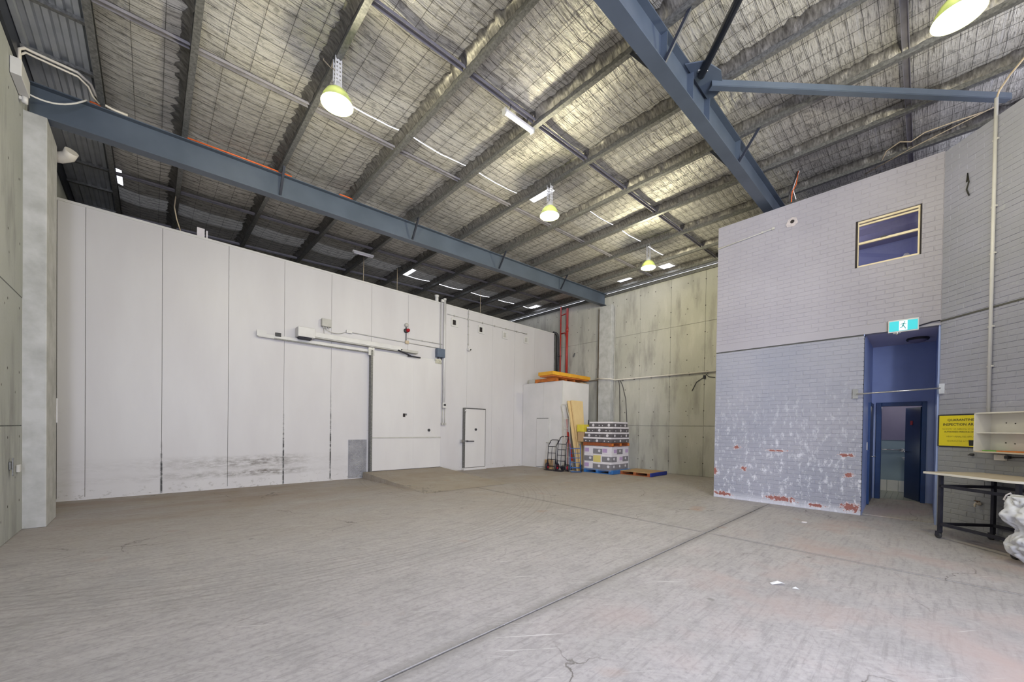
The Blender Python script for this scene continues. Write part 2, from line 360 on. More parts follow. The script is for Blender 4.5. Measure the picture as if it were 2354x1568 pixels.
M['navy'] = pm('dark_blue_door', srgb(34, 58, 98), srgb(28, 50, 88), 3, .35)
M['lav'] = pm('lavender_ceiling_paint', srgb(186, 182, 202), srgb(176, 172, 194), 2, .6, coord='p')
M['mauve'] = pm('grey_mauve_paint', srgb(128, 122, 148), srgb(118, 112, 138), 1.5, .6, coord='p')
M['tealw'] = pm('grey_teal_paint', srgb(140, 158, 166), srgb(130, 148, 156), 1.5, .5, coord='p')
M['tile'] = pm('white_glazed_tile', (.66, .65, .60), (.58, .57, .50), 3, .25)
M['ftile'] = pm('grey_floor_tile', (.34, .35, .29), (.28, .29, .24), 5, .4)
M['grout'] = pm('dark_grout', (.09, .09, .085), None, 20, .8)
M['ceram'] = pm('white_ceramic', (.72, .70, .68), (.66, .64, .62), 3, .15)
M['signy'] = pm('yellow_sign_sheet', (.78, .66, .01), (.70, .58, .01), 2, .35)
M['ink'] = pm('black_ink', (.02, .02, .015), None, 9, .6)
M['inkf'] = pm('faded_ink', (.26, .22, .01), None, 9, .6)
M['melam'] = pm('white_melamine', (.70, .68, .63), (.64, .61, .55), 2, .35)
M['ply'] = pm('tan_tabletop', (.58, .50, .40), (.52, .44, .33), 2, .4)
M['sack'] = pm('white_woven_plastic', (.70, .71, .76), (.56, .58, .65), 5, .45, bump=.15)
M['green'] = pm('green_plastic', (.16, .42, .06), None, 6, .5)
M['teal'] = emit('lit_teal_panel', (.025, .34, .38), .8); M['sgwhite'] = emit('lit_white_panel', (.7, .78, .78), .5)
M['tealp'] = pm('teal_print', (.03, .42, .46), None, 6, .5)
M['lens'] = emit('lamp_lens', (1.0, .95, .62), 22.0); M['tubeon'] = emit('lit_fluorescent_tube', (1.0, .95, .88), 9.0)
M['beacon'] = pm('red_lens', (.42, .01, .02), None, 8, .15)
M['slate'] = pm('slate_isolator', srgb(84, 98, 120), None, 8, .45)
M['chk'] = pm('aluminium_tread_plate', (.42, .42, .45), (.26, .26, .29), 3, .4, .6)
M['chalk'] = pm('chalky_render', (.52, .47, .47), (.40, .36, .37), 22, .8)
M['lug'] = pm('bright_aluminium', (.80, .80, .82), (.66, .66, .68), 10, .25, .7)
M['brown'] = pm('rusty_brown_joint', (.16, .105, .065), (.10, .065, .04), 5, .8)
M['lightcab'] = pm('beige_cable', (.55, .45, .32), None, 9, .5)
M['orcab'] = pm('orange_cable', (.75, .14, .03), None, 9, .5)
M['void'] = pm('dark_opening', (.02, .015, .015), None, 9, .8)
M['lampshell'] = pm('prismatic_reflector', (.62, .66, .36), (.55, .60, .30), 8, .3); M['lampshell'].node_tree.nodes['Principled BSDF'].inputs['Transmission Weight'].default_value = .35
g = NT('window_glass'); g.set(Base_Color=(.80, .82, .88), Roughness=.02, Transmission_Weight=1.0, IOR=1.45, Alpha=1.0); M['glass'] = g.m
g = NT('stretch_wrap'); g.set(Base_Color=(.8, .8, .9), Roughness=.12, Specular_IOR_Level=.8, Alpha=.16); M['wrap'] = g.m
FRONT_SPOTS = ((3.2, .10, .32, .07), (2.05, .14, .42, .09), (1.42, .09, .22, .06), (.9, .13, .28, .12), (2.12, 1.16, .34, .035), (.98, 1.13, .2, .05), (3.36, .62, .09, .14), (2.9, 1.2, .12, .07), (2.75, .72, .11, .07), (.95, .75, .12, .08))
M['brick_low'] = brick_mat('worn_blue_grey_painted_brick', srgb(140, 142, 154), srgb(152, 152, 162), .75, FRONT_SPOTS)
M['brick_up'] = brick_mat('lavender_grey_painted_brick', srgb(160, 157, 165), srgb(150, 147, 156), 0, ())
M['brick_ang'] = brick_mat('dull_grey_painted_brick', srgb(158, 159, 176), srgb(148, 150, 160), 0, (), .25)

# ------------------------------------------------------------------ shared dimensions
SL = .0415
def zb(x): return 6.55 + SL * (x + 1.3)             # underside of the purlins = top of the rafters
PURL = [-.55, .45, 1.93, 3.41, 4.90, 6.38, 7.86, 9.34, 10.82, 12.30, 13.52]
XL, XF, YC, XB = -1.35, 13.75, 11.53, 9.82            # left wall, far wall, cool room front, brick front
Y0, Y1 = -2.6, 15.7
AP = (9.82, -.2, 0); ARZ = math.atan2(-.667, -.745)  # splayed brick wall: local x runs along it, local -y points into the hall

def in_view(p):
    q = Vector(p) - EYE; z = q.dot(fw)
    if z < .3: return None
    x = CX + FPX * q.dot(rt) / z; y = CY - FPX * q.dot(up) / z
    return z if -60 < x < 2414 and -60 < y < 1628 else None

# ------------------------------------------------------------------ floor
fl = thing('floor', 'worn grey concrete floor slabs with saw-cut joints', 'floor', (0,0,0), kind='structure')
G = .009
def slab(x0, y0, x1, y1):
    mb = MB(); b = .003
    mb.add([(x0+G,y0+G,-b),(x1-G,y0+G,-b),(x1-G,y1-G,-b),(x0+G,y1-G,-b),(x0+G+b,y0+G+b,0),(x1-G-b,y0+G+b,0),(x1-G-b,y1-G-b,0),(x0+G+b,y1-G-b,0),
            (x0+G,y0+G,-.06),(x1-G,y0+G,-.06),(x1-G,y1-G,-.06),(x0+G,y1-G,-.06)],
           [(4,5,6,7),(0,1,5,4),(1,2,6,5),(2,3,7,6),(3,0,4,7),(8,9,1,0),(9,10,2,1),(10,11,3,2),(11,8,0,3)])
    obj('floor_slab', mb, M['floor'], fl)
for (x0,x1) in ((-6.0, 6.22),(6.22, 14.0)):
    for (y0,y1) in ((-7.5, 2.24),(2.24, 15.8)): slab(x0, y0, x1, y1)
obj('joint_filler', MB().box(-6,-7.5,-.08, 14,15.8,-.035), M['grout'], fl)
# ramp to the sliding door: wedge with broken left edge
mb = MB(); N = 14; vs = []
for i in range(N+1):
    t = i/N; y = 11.38 + (7.95 - 11.38)*t; z = .185*(1-t)**1.05 + .004
    j = (random.random()-.5)*.05 if 2 < i < N-1 else 0
    vs += [(4.60+.10*t, y, -.01), (4.62+.10*t+abs(j), y+j*.4, z), (7.32, y, z), (7.72-.35*t, y, .001)]
fs = []
for i in range(N):
    for k in range(3): fs.append((i*4+k, i*4+k+1, (i+1)*4+k+1, (i+1)*4+k))
fs += [(0,3,2,1)]
mb.add(vs, fs)
own('concrete_ramp', mb, M['ramp'], 'low concrete ramp rising to the white sliding door', 'ramp')

# ------------------------------------------------------------------ concrete walls
def panel_wall(name, label, x_face, thick, ys, zs, mat, ztop):
    t = thing(name, label, 'wall', (0,0,0), kind='structure')
    s = 1 if thick > 0 else -1
    obj('wall_backing', MB().box(min(x_face+.025*s, x_face+thick), ys[0], -.05, max(x_face+.025*s, x_face+thick), ys[-1], ztop), M['conc_l'] if s < 0 else M['conc'], t)
    for a, b in zip(ys, ys[1:]):
        for c, d in zip(zs, zs[1:]):
            pr = random.uniform(0, .006); g = .004
            x0, x1 = sorted((x_face + pr*s, x_face + .03*s))
            obj('concrete_panel', MB().box(x0, a+g, c+g*1.5, x1, b-g, d-g*1.5), mat, t, bevel=.003)
    return t
panel_wall('wall_left', 'grey precast concrete wall beside the pillar', XL, -.2, [Y0, .6, 4.6, 8.9, 13.2, Y1], [0, 1.5, 3.33, 6.42], M['conc_l'], 6.42)
panel_wall('wall_far', 'stained precast concrete wall behind the pallet stacks', XF, .2, [-1.2, .3, 1.5, 2.7, 3.9, 5.1, 6.3, 7.5, 8.72, 9.24, 10.44, 11.64, 12.84, 14.04, Y1], [0, 1.73, 5.3, 7.05], M['conc'], 7.05)
own('wall_rear', MB().box(XL-.2, Y1, 0, XF+.2, Y1+.2, 7.3), M['conc'], 'dark rear wall beyond the white cool room', 'wall', kind='structure')
own('wall_shade_stub', MB().box(4.5, -2.4, 0, 7.6, -2.2, 7.0), M['brick_ang'], 'unseen wall stub added to shade the right-hand corner', 'wall', kind='structure')  # unseen stub, added to block door daylight from the right corner
mb = MB().box(XL-.02, 8.87, 0, -1.13, 9.68, 6.03)
own('concrete_pillar', mb, M['col'], 'pale concrete pillar against the left wall under the near rafter', 'pillar', kind='structure', bevel=.012)
own('concrete_pillar', MB().box(13.50, 8.62, 0, XF+.01, 9.20, 6.62), M['col'], 'concrete pillar on the far stained wall under the rafter end', 'pillar', kind='structure', bevel=.012)
own('trim_1', MB().box(13.70, 9.235, 0, XF+.005, 9.36, 6.6), M['brown'], 'rusty brown strip up the far wall beside the pillar', 'strip', kind='structure')
own('trim_2', MB().box(XL-.2, Y0, 6.42, XL+.03, Y1, 6.80), M['beam_dk'], 'dark flashing along the top of the left wall', 'flashing', kind='structure')
own('trim_3', MB().box(XF-.03, 3.2, 7.05, XF+.2, Y1, 7.16), M['galv'], 'zinc angle along the top of the far wall', 'angle', kind='structure')

# ------------------------------------------------------------------ cool room
cr = thing('wall_coolroom', 'white insulated panel wall of the cool room', 'wall', (0,0,0), kind='structure')
seams = [XL+.005, -.97, .17, 1.36, 2.55, 3.73, 4.89, 6.11, 7.31, 8.50, 9.72, 10.91, 12.10, 13.38]
obj('wall_backing', MB().box(XL, YC+.03, 0, 13.36, YC+.10, 5.86), M['grout'], cr)
for a, b in zip(seams, seams[1:]):
    obj('wall_panel', MB().box(a+.003, YC+random.uniform(0,.004), .03, b-.003, YC+.05, 5.88), M['panel'], cr, bevel=.003)
obj('base_channel', MB().box(XL, YC-.012, 0, 13.38, YC+.05, .055), M['panel'], cr)
obj('top_cap', MB().box(XL, YC-.008, 5.865, 13.38, YC+.12, 5.915), M['white'], cr)
obj('end_panel', MB().box(13.30, YC+.1, 0, 13.38, Y1, 5.88), M['panel_clean'], cr)
obj('roof_panel', MB().box(XL, YC+.1, 5.80, 13.38, Y1, 5.88), M['panel_clean'], cr)

# sliding door
d1 = thing('door_1', 'large white sliding cool-room door at the head of the ramp', 'sliding door', (6.05, 11.40, .2), kind='structure')
lf = obj('door_leaf', MB().box(4.84, 11.38, .20, 7.29, 11.50, 3.82), M['panel_clean'], d1, bevel=.006)
obj('edge_trim', MB().box(4.82, 11.36, .18, 4.875, 11.52, 3.86), M['galv'], d1)
obj('bump_rail', MB().box(4.88, 11.365, 1.195, 7.30, 11.385, 1.235), M['greyp'], d1, bevel=.004)
obj('joint_strip', MB().box(6.25, 11.376, .24, 6.262, 11.381, 3.80), M['cubicle'], d1)
obj('bottom_seal', MB().box(4.86, 11.385, .165, 7.30, 11.49, .205), M['blk'], d1)
obj('release_knob', MB().lathe([(0,-.05),(.03,-.05),(.045,-.03),(.045,0)], (6.83, 11.38, 1.46), 16, 'y'), M['blk'], d1)
obj('handle_hole', MB().box(5.88, 11.372, 1.88, 5.96, 11.381, 1.99), M['void'], d1)
obj('handle_plate', MB().box(5.96, 11.374, 1.93, 6.02, 11.381, 1.99), M['chrome'], d1)
rl = obj('track', MB().box(1.95, 11.43, 3.78, 7.34, 11.52, 3.88), M['white'], d1, bevel=.006)
obj('track_lip', MB().box(2.3, 11.41, 3.775, 7.34, 11.43, 3.80), M['galv'], rl)
obj('track_end_plate', MB().box(1.92, 11.42, 3.80, 2.13, 11.44, 3.95), M['white'], rl)
obj('track_stop', MB().box(2.32, 11.40, 3.85, 2.45, 11.44, 3.94), M['blk'], rl)
obj('hanger', MB().box(4.74, 11.37, 3.70, 4.92, 11.43, 3.96).cyl((4.79,11.36,3.9),(4.79,11.44,3.9),.04,12).cyl((4.88,11.36,3.9),(4.88,11.44,3.9),.04,12), M['chrome'], d1)
obj('hanger', MB().box(7.05, 11.37, 3.74, 7.28, 11.43, 3.90).cyl((7.1,11.36,3.86),(7.1,11.44,3.86),.035,12).cyl((7.22,11.36,3.86),(7.22,11.44,3.86),.035,12), M['chrome'], d1)
op = thing('door_operator', 'white motor box and long housing above the sliding door track', 'door motor', (3.0, 11.35, 3.88))
obj('motor_box', MB().box(2.80, 11.22, 3.91, 3.22, 11.50, 4.17), M['white'], op, bevel=.015)
obj('motor_base', MB().box(2.84, 11.26, 3.86, 3.14, 11.48, 3.915), M['blkst'], op)
obj('belt_housing', MB().box(3.21, 11.30, 3.97, 5.80, 11.46, 4.10), M['white'], op, bevel=.008)
obj('belt_cover', MB().box(3.21, 11.32, 3.945, 5.80, 11.45, 3.972), M['greyp'], op)
ar = obj('drive_arm', MB().box(5.75, 11.30, 3.955, 6.36, 11.46, 4.03), M['greyp'], op, bevel=.006)
obj('arm_link', MB().bar((5.65,11.30,3.97),(6.1,11.33,3.86),.05,.03).box(6.0,11.30,3.82,6.45,11.34,3.86), M['blkst'], ar)
own('junction_box', MB().box(3.44, 11.40, 4.33, 3.69, 11.525, 4.54).cyl((3.5,11.46,4.33),(3.5,11.46,4.28),.018,10).cyl((3.56,11.46,4.33),(3.56,11.46,4.28),.018,10).cyl((3.63,11.46,4.33),(3.63,11.46,4.285),.018,10),
    M['greyp'], 'grey control box on the cool-room wall above the door motor', 'control box', bevel=.008)
def sagline(a, b, sag, n=10): return [Vector(a).lerp(Vector(b), i/n) - Vector((0,0,sag*4*(i/n)*(1-i/n))) for i in range(n+1)]
own('motor_cable', MB().tube(sagline((3.53,11.47,4.28),(4.16,11.51,4.32),.10), .008, 6).tube([(3.5,11.47,4.28),(3.52,11.48,4.15),(3.5,11.4,4.10)], .008, 6), M['greyp'], 'grey cable drooping from the control box to a wall clip', 'cable')
own('cable_clip_box', MB().box(4.13, 11.47, 4.27, 4.29, 11.525, 4.36).cyl((4.2,11.46,4.315),(4.2,11.48,4.315),.02,10), M['white'], 'small white cable saddle on the wall above the door', 'clip', bevel=.006)
own('conduit_run', MB().tube([(4.29,11.51,4.31),(7.25,11.51,4.30)], .012, 8), M['greyp'], 'thin grey conduit across the wall from cable saddle to isolator', 'conduit')
own('conduit_run', MB().tube([(6.07,11.51,4.45),(7.40,11.51,4.46)], .012, 8).cyl((6.6,11.5,4.455),(6.62,11.5,4.455),.02,8).cyl((7.0,11.5,4.458),(7.02,11.5,4.458),.02,8), M['greyp'], 'upper thin conduit from the red beacon to the white riser pipe', 'conduit')
bn = thing('alarm_beacon', 'round grey bell over a red warning lens above the sliding door', 'alarm', (6.04, 11.5, 4.67))
obj('bell', MB().lathe([(0,-.09),(.05,-.085),(.065,-.05),(.065,0)], (6.03,11.52,4.86), 18, 'y'), M['greyp'], bn)
obj('beacon_base', MB().lathe([(0,-.06),(.07,-.06),(.075,0)], (6.02,11.52,4.68), 18, 'y'), M['blk'], bn)
obj('beacon_lens', MB().lathe([(0,-.16),(.035,-.15),(.055,-.11),(.06,-.06)], (6.06,11.52,4.69), 18, 'y'), M['beacon'], bn)
obj('stem', MB().tube([(6.03,11.51,4.84),(6.03,11.51,4.35)], .013, 8), M['blkst'], bn)
own('beacon_junction', MB().box(5.99, 11.46, 4.26, 6.11, 11.525, 4.36), M['lightcab'], 'small cream junction box below the red beacon', 'junction box', bevel=.008)
rp = thing('riser_pipe', 'white vertical riser pipe on the wall right of the sliding door', 'pipe', (7.46, 11.48, 2.3))
obj('pipe', MB().tube([(7.46,11.46,6.02),(7.46,11.46,2.32)], .045, 12), M['white'], rp)
obj('pipe_cap', MB().cyl((7.46,11.46,6.0),(7.46,11.46,6.06),.055,14).box(7.33,11.44,5.92,7.42,11.52,6.0), M['white'], rp)
obj('side_conduit', MB().tube([(7.33,11.5,5.95),(7.33,11.5,4.2)], .014, 8).tube([(7.36,11.5,3.98),(7.36,11.5,2.4)], .014, 8), M['greyp'], rp)
own('vent_pipe', MB().tube([(7.22,11.6,5.90),(7.22,11.6,6.12)], .06, 12).cyl((7.22,11.6,6.08),(7.22,11.6,6.15),.075,14), M['white'], 'short white pipe stub on top of the cool-room wall', 'pipe')
iso = thing('isolator_switch', 'slate blue isolator box beside the top right of the sliding door', 'isolator', (7.27, 11.45, 3.96))
obj('body', MB().box(7.12, 11.34, 3.97, 7.42, 11.50, 4.27), M['slate'], iso, bevel=.01)
for x_ in (7.2, 7.33): obj('gland', MB().cyl((x_,11.44,3.98),(x_,11.44,3.90),.022,10), M['blk'], iso)
pb = thing('push_button_station', 'white push-button station hanging on the riser pipe', 'switch', (7.47, 11.47, 1.68))
obj('body', MB().box(7.40, 11.41, 2.24, 7.56, 11.50, 2.42), M['white'], pb, bevel=.01)
obj('display', MB().box(7.43, 11.404, 2.31, 7.52, 11.412, 2.38), M['blk'], pb)
obj('tail_conduit', MB().tube([(7.43,11.49,2.25),(7.43,11.49,1.70)], .013, 8).tube([(7.53,11.49,2.25),(7.53,11.49,1.70)], .013, 8).box(7.39,11.46,1.64,7.47,11.52,1.72).box(7.50,11.46,1.64,7.58,11.52,1.72), M['greyp'], pb)
VL = ['square white vent frame with black opening nearest the riser pipe', 'second square vent along the cool-room wall, still open and black',
      'third square vent frame closed with a pale damper', 'last square vent frame with pale damper at the conduit end']
for i, (x, z) in enumerate(((7.915,5.32),(9.13,5.29),(10.35,5.295),(11.56,5.305))):
    v = thing('wall_vent', VL[i], 'vent', (x, 11.52, z), 0, 'square vents high on the cool-room wall')
    o, q, y = .145, .088, 11.50
    obj('frame', MB().box(x-o,y,z-o,x+o,y+.025,z-q).box(x-o,y,z+q,x+o,y+.025,z+o).box(x-o,y,z-q,x-q,y+.025,z+q).box(x+q,y,z-q,x+o,y+.025,z+q), M['white'], v)
    obj('opening' if i < 2 else 'damper', MB().box(x-q,y+.018,z-q,x+q,y+.024,z+q), M['void'] if i < 2 else M['greyp'], v)
    obj('flap_edge', MB().box(x+q-.035,y+.005,z-q,x+q-.005,y+.02,z+q), M['cubicle'], v)
mb = MB().tube([(7.60,11.51,5.56),(11.58,11.51,5.56)], .011, 8)
for x in (7.9, 8.5, 9.2, 9.8, 10.4, 11.0, 11.58): mb.box(x-.02,11.49,5.53,x+.02,11.53,5.59)
own('conduit_run', mb, M['greyp'], 'thin conduit running above the four square vents', 'conduit')
mb = MB().tube([(8.53,11.51,5.95),(8.53,11.51,4.52)], .011, 8)
for z in (5.75, 5.3, 5.0, 4.65): mb.box(8.51,11.49,z-.02,8.55,11.53,z+.02)
own('conduit_run', mb, M['greyp'], 'vertical conduit dropping to the small white camera', 'conduit')
cmr = thing('security_camera', 'small white dome camera on the wall between vents and door', 'camera', (8.53, 11.5, 4.42))
obj('body', MB().lathe([(0,-.14),(.05,-.12),(.07,-.07),(.07,0)], (8.54,11.52,4.45), 16, 'y'), M['white'], cmr)
obj('lens', MB().lathe([(0,-.155),(.025,-.15),(.03,-.12)], (8.55,11.52,4.43), 12, 'y'), M['blk'], cmr)
own('base_bracket', MB().box(8.50,11.49,4.50,8.58,11.53,4.56), M['white'], 'tiny white bracket above the dome camera', 'bracket')

# tread plate
tp = thing('tread_plate', 'scuffed aluminium tread plate screwed to the wall by the ramp', 'kick plate', (4.5, 11.5, 0))
obj('sheet', MB().box(4.23, 11.512, .02, 4.77, 11.528, 1.16), M['chk'], tp)
mb = MB(); k = 0
for i in range(10):
    for j in range(21):
        x = 4.258 + i*.054; z = .055 + j*.054; s = 1 if (i+j) % 2 else -1; a = .023; b = .009
        u = (a*.7, a*.7*s); v = (-b*.7*s, b*.7)
        pts = [(x-u[0], z-u[1]), (x+v[0], z+v[1]), (x+u[0], z+u[1]), (x-v[0], z-v[1])]
        mb.add([(p[0], 11.512, p[1]) for p in pts] + [(x, 11.501, z)], [(0,1,4),(1,2,4),(2,3,4),(3,0,4)])
props(obj('raised_lug', mb, M['lug'], tp), kind='stuff')

# personnel door
d2 = thing('door_2', 'narrow white cool-room personnel door with lever latch', 'door', (8.8, 11.45, 0), kind='structure')
obj('door_leaf', MB().box(8.36, 11.39, .10, 9.29, 11.50, 2.25), M['panel_clean'], d2, bevel=.008)
obj('edge_trim', MB().box(8.325, 11.40, .08, 8.37, 11.52, 2.27).box(8.325,11.40,2.271,9.315,11.52,2.29).box(9.291,11.40,.08,9.315,11.52,2.27), M['galv'], d2)
obj('threshold', MB().box(8.3, 11.36, 0, 9.35, 11.52, .085), M['cubicle'], d2, bevel=.01)
h = obj('latch', MB().box(8.20,11.40,1.02,8.33,11.50,1.12).box(8.36,11.36,1.04,8.48,11.40,1.10), M['chrome'], d2, bevel=.005)
obj('latch_lever', MB().tube([(8.40,11.35,1.07),(8.52,11.33,1.07),(8.72,11.33,1.065)], .016, 8), M['blkst'], h)
obj('release_knob', MB().lathe([(0,-.05),(.03,-.05),(.045,-.03),(.045,0)], (8.83, 11.39, 1.50), 16, 'y'), M['blk'], d2)
obj('hinge', MB().cyl((8.34,11.38,2.12),(8.34,11.38,2.24),.025,10), M['chrome'], d2)

# ------------------------------------------------------------------ painted brick walls
def brick_wall(name, label, loc, rz, u0, u1, z0, z1, mat, holes=(), nmax=300, off=0, depth=.11):
    t = thing(name, label, 'wall', loc, rz, kind='structure')
    mb = MB()
    cuts_u = sorted({u0, u1, *[h[0] for h in holes], *[h[1] for h in holes]}); cuts_z = sorted({z0, z1, *[h[2] for h in holes], *[h[3] for h in holes]})
    for a, b in zip(cuts_u, cuts_u[1:]):
        for c, d in zip(cuts_z, cuts_z[1:]):
            if not any(h[0] <= a and b <= h[1] and h[2] <= c and d <= h[3] for h in holes): mb.box(a, 0, c, b, depth, d)
    obj('wall_backing', mb, mat, t, world=False)
    R = Matrix.Rotation(rz, 3, 'Z'); P = Vector(loc)
    L, H, g, e = .240, .0857, .0085, .005
    bl = []; row = 0; z = z0
    while z < z1 - .02:
        zt = min(z + H, z1); u = u0 - (L/2 if (row + off) % 2 else 0)
        while u < u1 - .01:
            a, b = max(u, u0), min(u + L, u1); segs = [(a, b, z, zt)]
            for h in holes:
                ns = []
                for (a, b, c, d) in segs:
                    if b <= h[0] or a >= h[1] or d <= h[2] or c >= h[3]: ns.append((a,b,c,d)); continue
                    cc, dd = c, d
                    if a < h[0]: ns.append((a, h[0], c, d))
                    if b > h[1]: ns.append((h[1], b, c, d))
                    if c < h[2]: ns.append((max(a,h[0]), min(b,h[1]), c, h[2]))
                    if d > h[3]: ns.append((max(a,h[0]), min(b,h[1]), h[3], d))
                segs = ns
            for q in segs:
                if q[1]-q[0] > .03 and q[3]-q[2] > .025: bl.append(q)
            u += L
        z += H; row += 1
    def shape(q, cx, cz, pr, mb):
        a, b, c, d = q[0]+g/2-cx, q[1]-g/2-cx, q[2]+g/2-cz, q[3]-g/2-cz
        mb.add([(a,.001,c),(b,.001,c),(b,.001,d),(a,.001,d),(a+e,-pr,c+e),(b-e,-pr,c+e),(b-e,-pr,d-e),(a+e,-pr,d-e)],
               [(4,5,6,7),(0,1,5,4),(1,2,6,5),(2,3,7,6),(3,0,4,7)])
    sc = []
    nrm = R @ Vector((0,-1,0))
    for q in bl:
        c = P + R @ Vector(((q[0]+q[1])/2, 0, (q[2]+q[3])/2)); v = EYE - c
        s = (q[1]-q[0]) * (q[3]-q[2]) * max(0, v.normalized().dot(nrm)) / v.length_squared
        sc.append((s if in_view(c) else s*1e-6, q))
    sc.sort(key=lambda x: -x[0]); rest = MB(); cache = {}
    for i, (s, q) in enumerate(sc):
        pr = random.uniform(.0035, .0072)
        if i < nmax:
            key = (round(q[1]-q[0], 3), round(q[3]-q[2], 3), round(pr*1000)//2)
            if key not in cache:
                m = MB(); shape((0, q[1]-q[0], 0, q[3]-q[2]), 0, 0, pr, m); cache[key] = mesh('brick', m, mat)
            share('brick', cache[key], t, (q[0], 0, q[2]), (random.uniform(-.012,.012), 0, random.uniform(-.006,.006)))
        else: shape(q, 0, 0, pr, rest)
    if rest.v: props(obj('brickwork', rest, mat, t, world=False), kind='stuff')
    return t
YB = 3.38                                              # front walls: local x runs from Y = 3.38 towards -Y
bl_ = brick_wall('wall_brick_lower', 'blue-grey painted brick wall worn to red at its foot', (XB, YB, 0), -PI/2, 0, YB-.76, 0, 3.40, M['brick_low'])
bu_ = brick_wall('wall_brick_upper', 'lavender painted brick wall with the high window', (XB, YB, 0), -PI/2, 0, YB+.2, 3.60, 6.38, M['brick_up'], holes=((YB-.92, YB-.06, 4.72, 5.60),))
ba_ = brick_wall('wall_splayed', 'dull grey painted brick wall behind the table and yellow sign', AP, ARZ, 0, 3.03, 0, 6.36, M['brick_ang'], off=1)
own('trim_4', MB().box(XB-.004, -.2, 3.43, XB+.15, YB, 3.605), M['brick_up'], 'painted slab edge across the brick block above the recess', 'slab edge', kind='structure')
own('trim_5', MB().box(XB+.012, .76, 3.39, XB+.15, YB, 3.44), M['grout'], 'dark joint line under the slab edge of the brick block', 'joint', kind='structure')
jt = thing('trim_6', 'dark horizontal joint across the splayed brick wall', 'joint', AP, ARZ, kind='structure')
obj('joint_strip', MB().box(0, -.0105, 3.475, 3.0, .002, 3.505), M['grout'], jt, world=False)
# masonry behind the faces, recess and rooms
own('wall_block_side', MB().box(XB+.11, YB-.12, 0, XF, YB, 6.38), M['brick_low'], 'side of the brick block towards the far wall', 'wall', kind='structure')
own('wall_block_right', MB().box(XB+.3, -1.9, 3.5, XF, -1.7, 6.38), M['mauve'], 'inner wall of the upstairs room', 'wall', kind='structure')
own('floor_upper', MB().box(XB+.11, -1.9, 3.47, XF, YB-.12, 3.6), M['lav'], 'slab over the recess and toilet', 'slab', kind='structure')
own('ceiling_upper', MB().box(XB+.11, -1.9, 5.86, XF, YB-.12, 5.93), M['mauve'], 'grey-mauve ceiling of the room behind the high window', 'ceiling', kind='structure')
own('trim_7', MB().box(XB+1.1, -1.7, 5.72, XB+1.5, 1.3, 5.86), M['mauve'], 'bulkhead under the upstairs ceiling', 'bulkhead', kind='structure')
own('wall_upper_back', MB().box(XB+2.3, -1.9, 3.6, XB+2.4, YB-.12, 5.86), M['bluedull'], 'blue back wall of the upstairs room', 'wall', kind='structure')
light('POINT', 'upstairs_fill', (XB+1.0, 1.6, 5.4), 30, (.9, .92, 1.0), shadow_soft_size=.3)  # unseen fill light, added to brighten the room behind the window

# window
wn = thing('window_1', 'cream framed two-pane sliding window high in the brick wall', 'window', (XB, .49, 4.72), kind='structure')
y0, y1, z0, z1 = .065, .915, 4.725, 5.595
fr = obj('window_frame', MB().box(XB+.03,y0,z0,XB+.09,y0+.035,z1).box(XB+.03,y1-.035,z0,XB+.09,y1,z1).box(XB+.03,y0+.035,z0,XB+.09,y1-.035,z0+.03).box(XB+.03,y0+.035,z1-.035,XB+.09,y1-.035,z1).box(XB+.045,y0+.03,z1-.085,XB+.08,y1-.03,z1-.055), M['cream'], wn)
obj('transom', MB().box(XB+.025,y0+.03,5.155,XB+.07,y1-.03,5.195), M['cream'], fr)
obj('pane', MB().box(XB+.058,y0+.03,z0+.03,XB+.062,y1-.03,5.16), M['glass'], wn)
obj('pane', MB().box(XB+.058,y0+.03,5.19,XB+.062,y1-.03,z1-.03), M['glass'], wn)
obj('catch', MB().box(XB+.015,.50,5.19,XB+.03,.58,5.215), M['blk'], wn)
own('window_reveal_filler', MB().box(XB-.002,.895,4.715,XB+.1,.925,5.60).box(XB-.002,.055,4.715,XB+.1,.075,5.60), M['void'], 'dark gap of missing mortar around the high window', 'gap', kind='structure')
ltr = own('paper_scrap', MB().lathe([(0,0),(.05,.0),(.055,.04),(.03,.085),(0,.09)], (XB+.16,.24,4.75), 9), M['cwhite'], 'crumpled white paper on the sill inside the high window', 'paper')
own('floor_sill', MB().box(XB+.1,-.1,4.70,XB+.26,1.1,4.75), M['mauve'], 'inner sill of the high window', 'sill', kind='structure')

# recess
own('wall_recess_left', MB().box(XB+.11,.76,0,11.60,.90,3.46), M['bluewall'], 'periwinkle side wall of the recess', 'wall', kind='structure')
own('wall_recess_right', MB().box(XB+.02,-.32,0,11.60,-.175,3.46), M['bluewall'], 'blue right side wall of the recess', 'wall', kind='structure')
own('trim_8', MB().box(XB,.76,0,XB+.115,.775,3.43), M['bluewall'], 'blue painted corner of the recess opening', 'reveal', kind='structure')
rf = thing('floor_recess', 'olive concrete threshold slab rising into the recess', 'floor', (10.7,.3,0), kind='structure')
mb = MB(); mb.add([(10.0,-.18,0),(11.65,-.18,0),(11.65,.77,0),(10.0,.77,0),(10.0,-.18,.012),(11.65,-.18,.15),(11.65,.77,.15),(10.0,.77,.012)], [(3,2,1,0),(4,5,6,7),(0,1,5,4),(1,2,6,5),(2,3,7,6),(3,0,4,7)])
obj('threshold_slab', mb, M['ramp'], rf)
mb = MB().box(11.60,-.9,2.18,11.70,1.7,3.46).box(11.60,.65,0,11.70,1.7,2.18).box(11.60,-.9,0,11.70,-.035,2.18)
own('wall_recess_back', mb, M['bluewall'], 'blue wall around the toilet doorway', 'wall', kind='structure')
own('ceiling_recess', MB().box(XB+.15,-.2,3.45,11.62,.78,3.475), M['lav'], 'lavender soffit over the recess', 'ceiling', kind='structure')
df = thing('door_3', 'dark blue toilet door standing open inside the recess', 'door', (11.58, .3, .15), kind='structure')
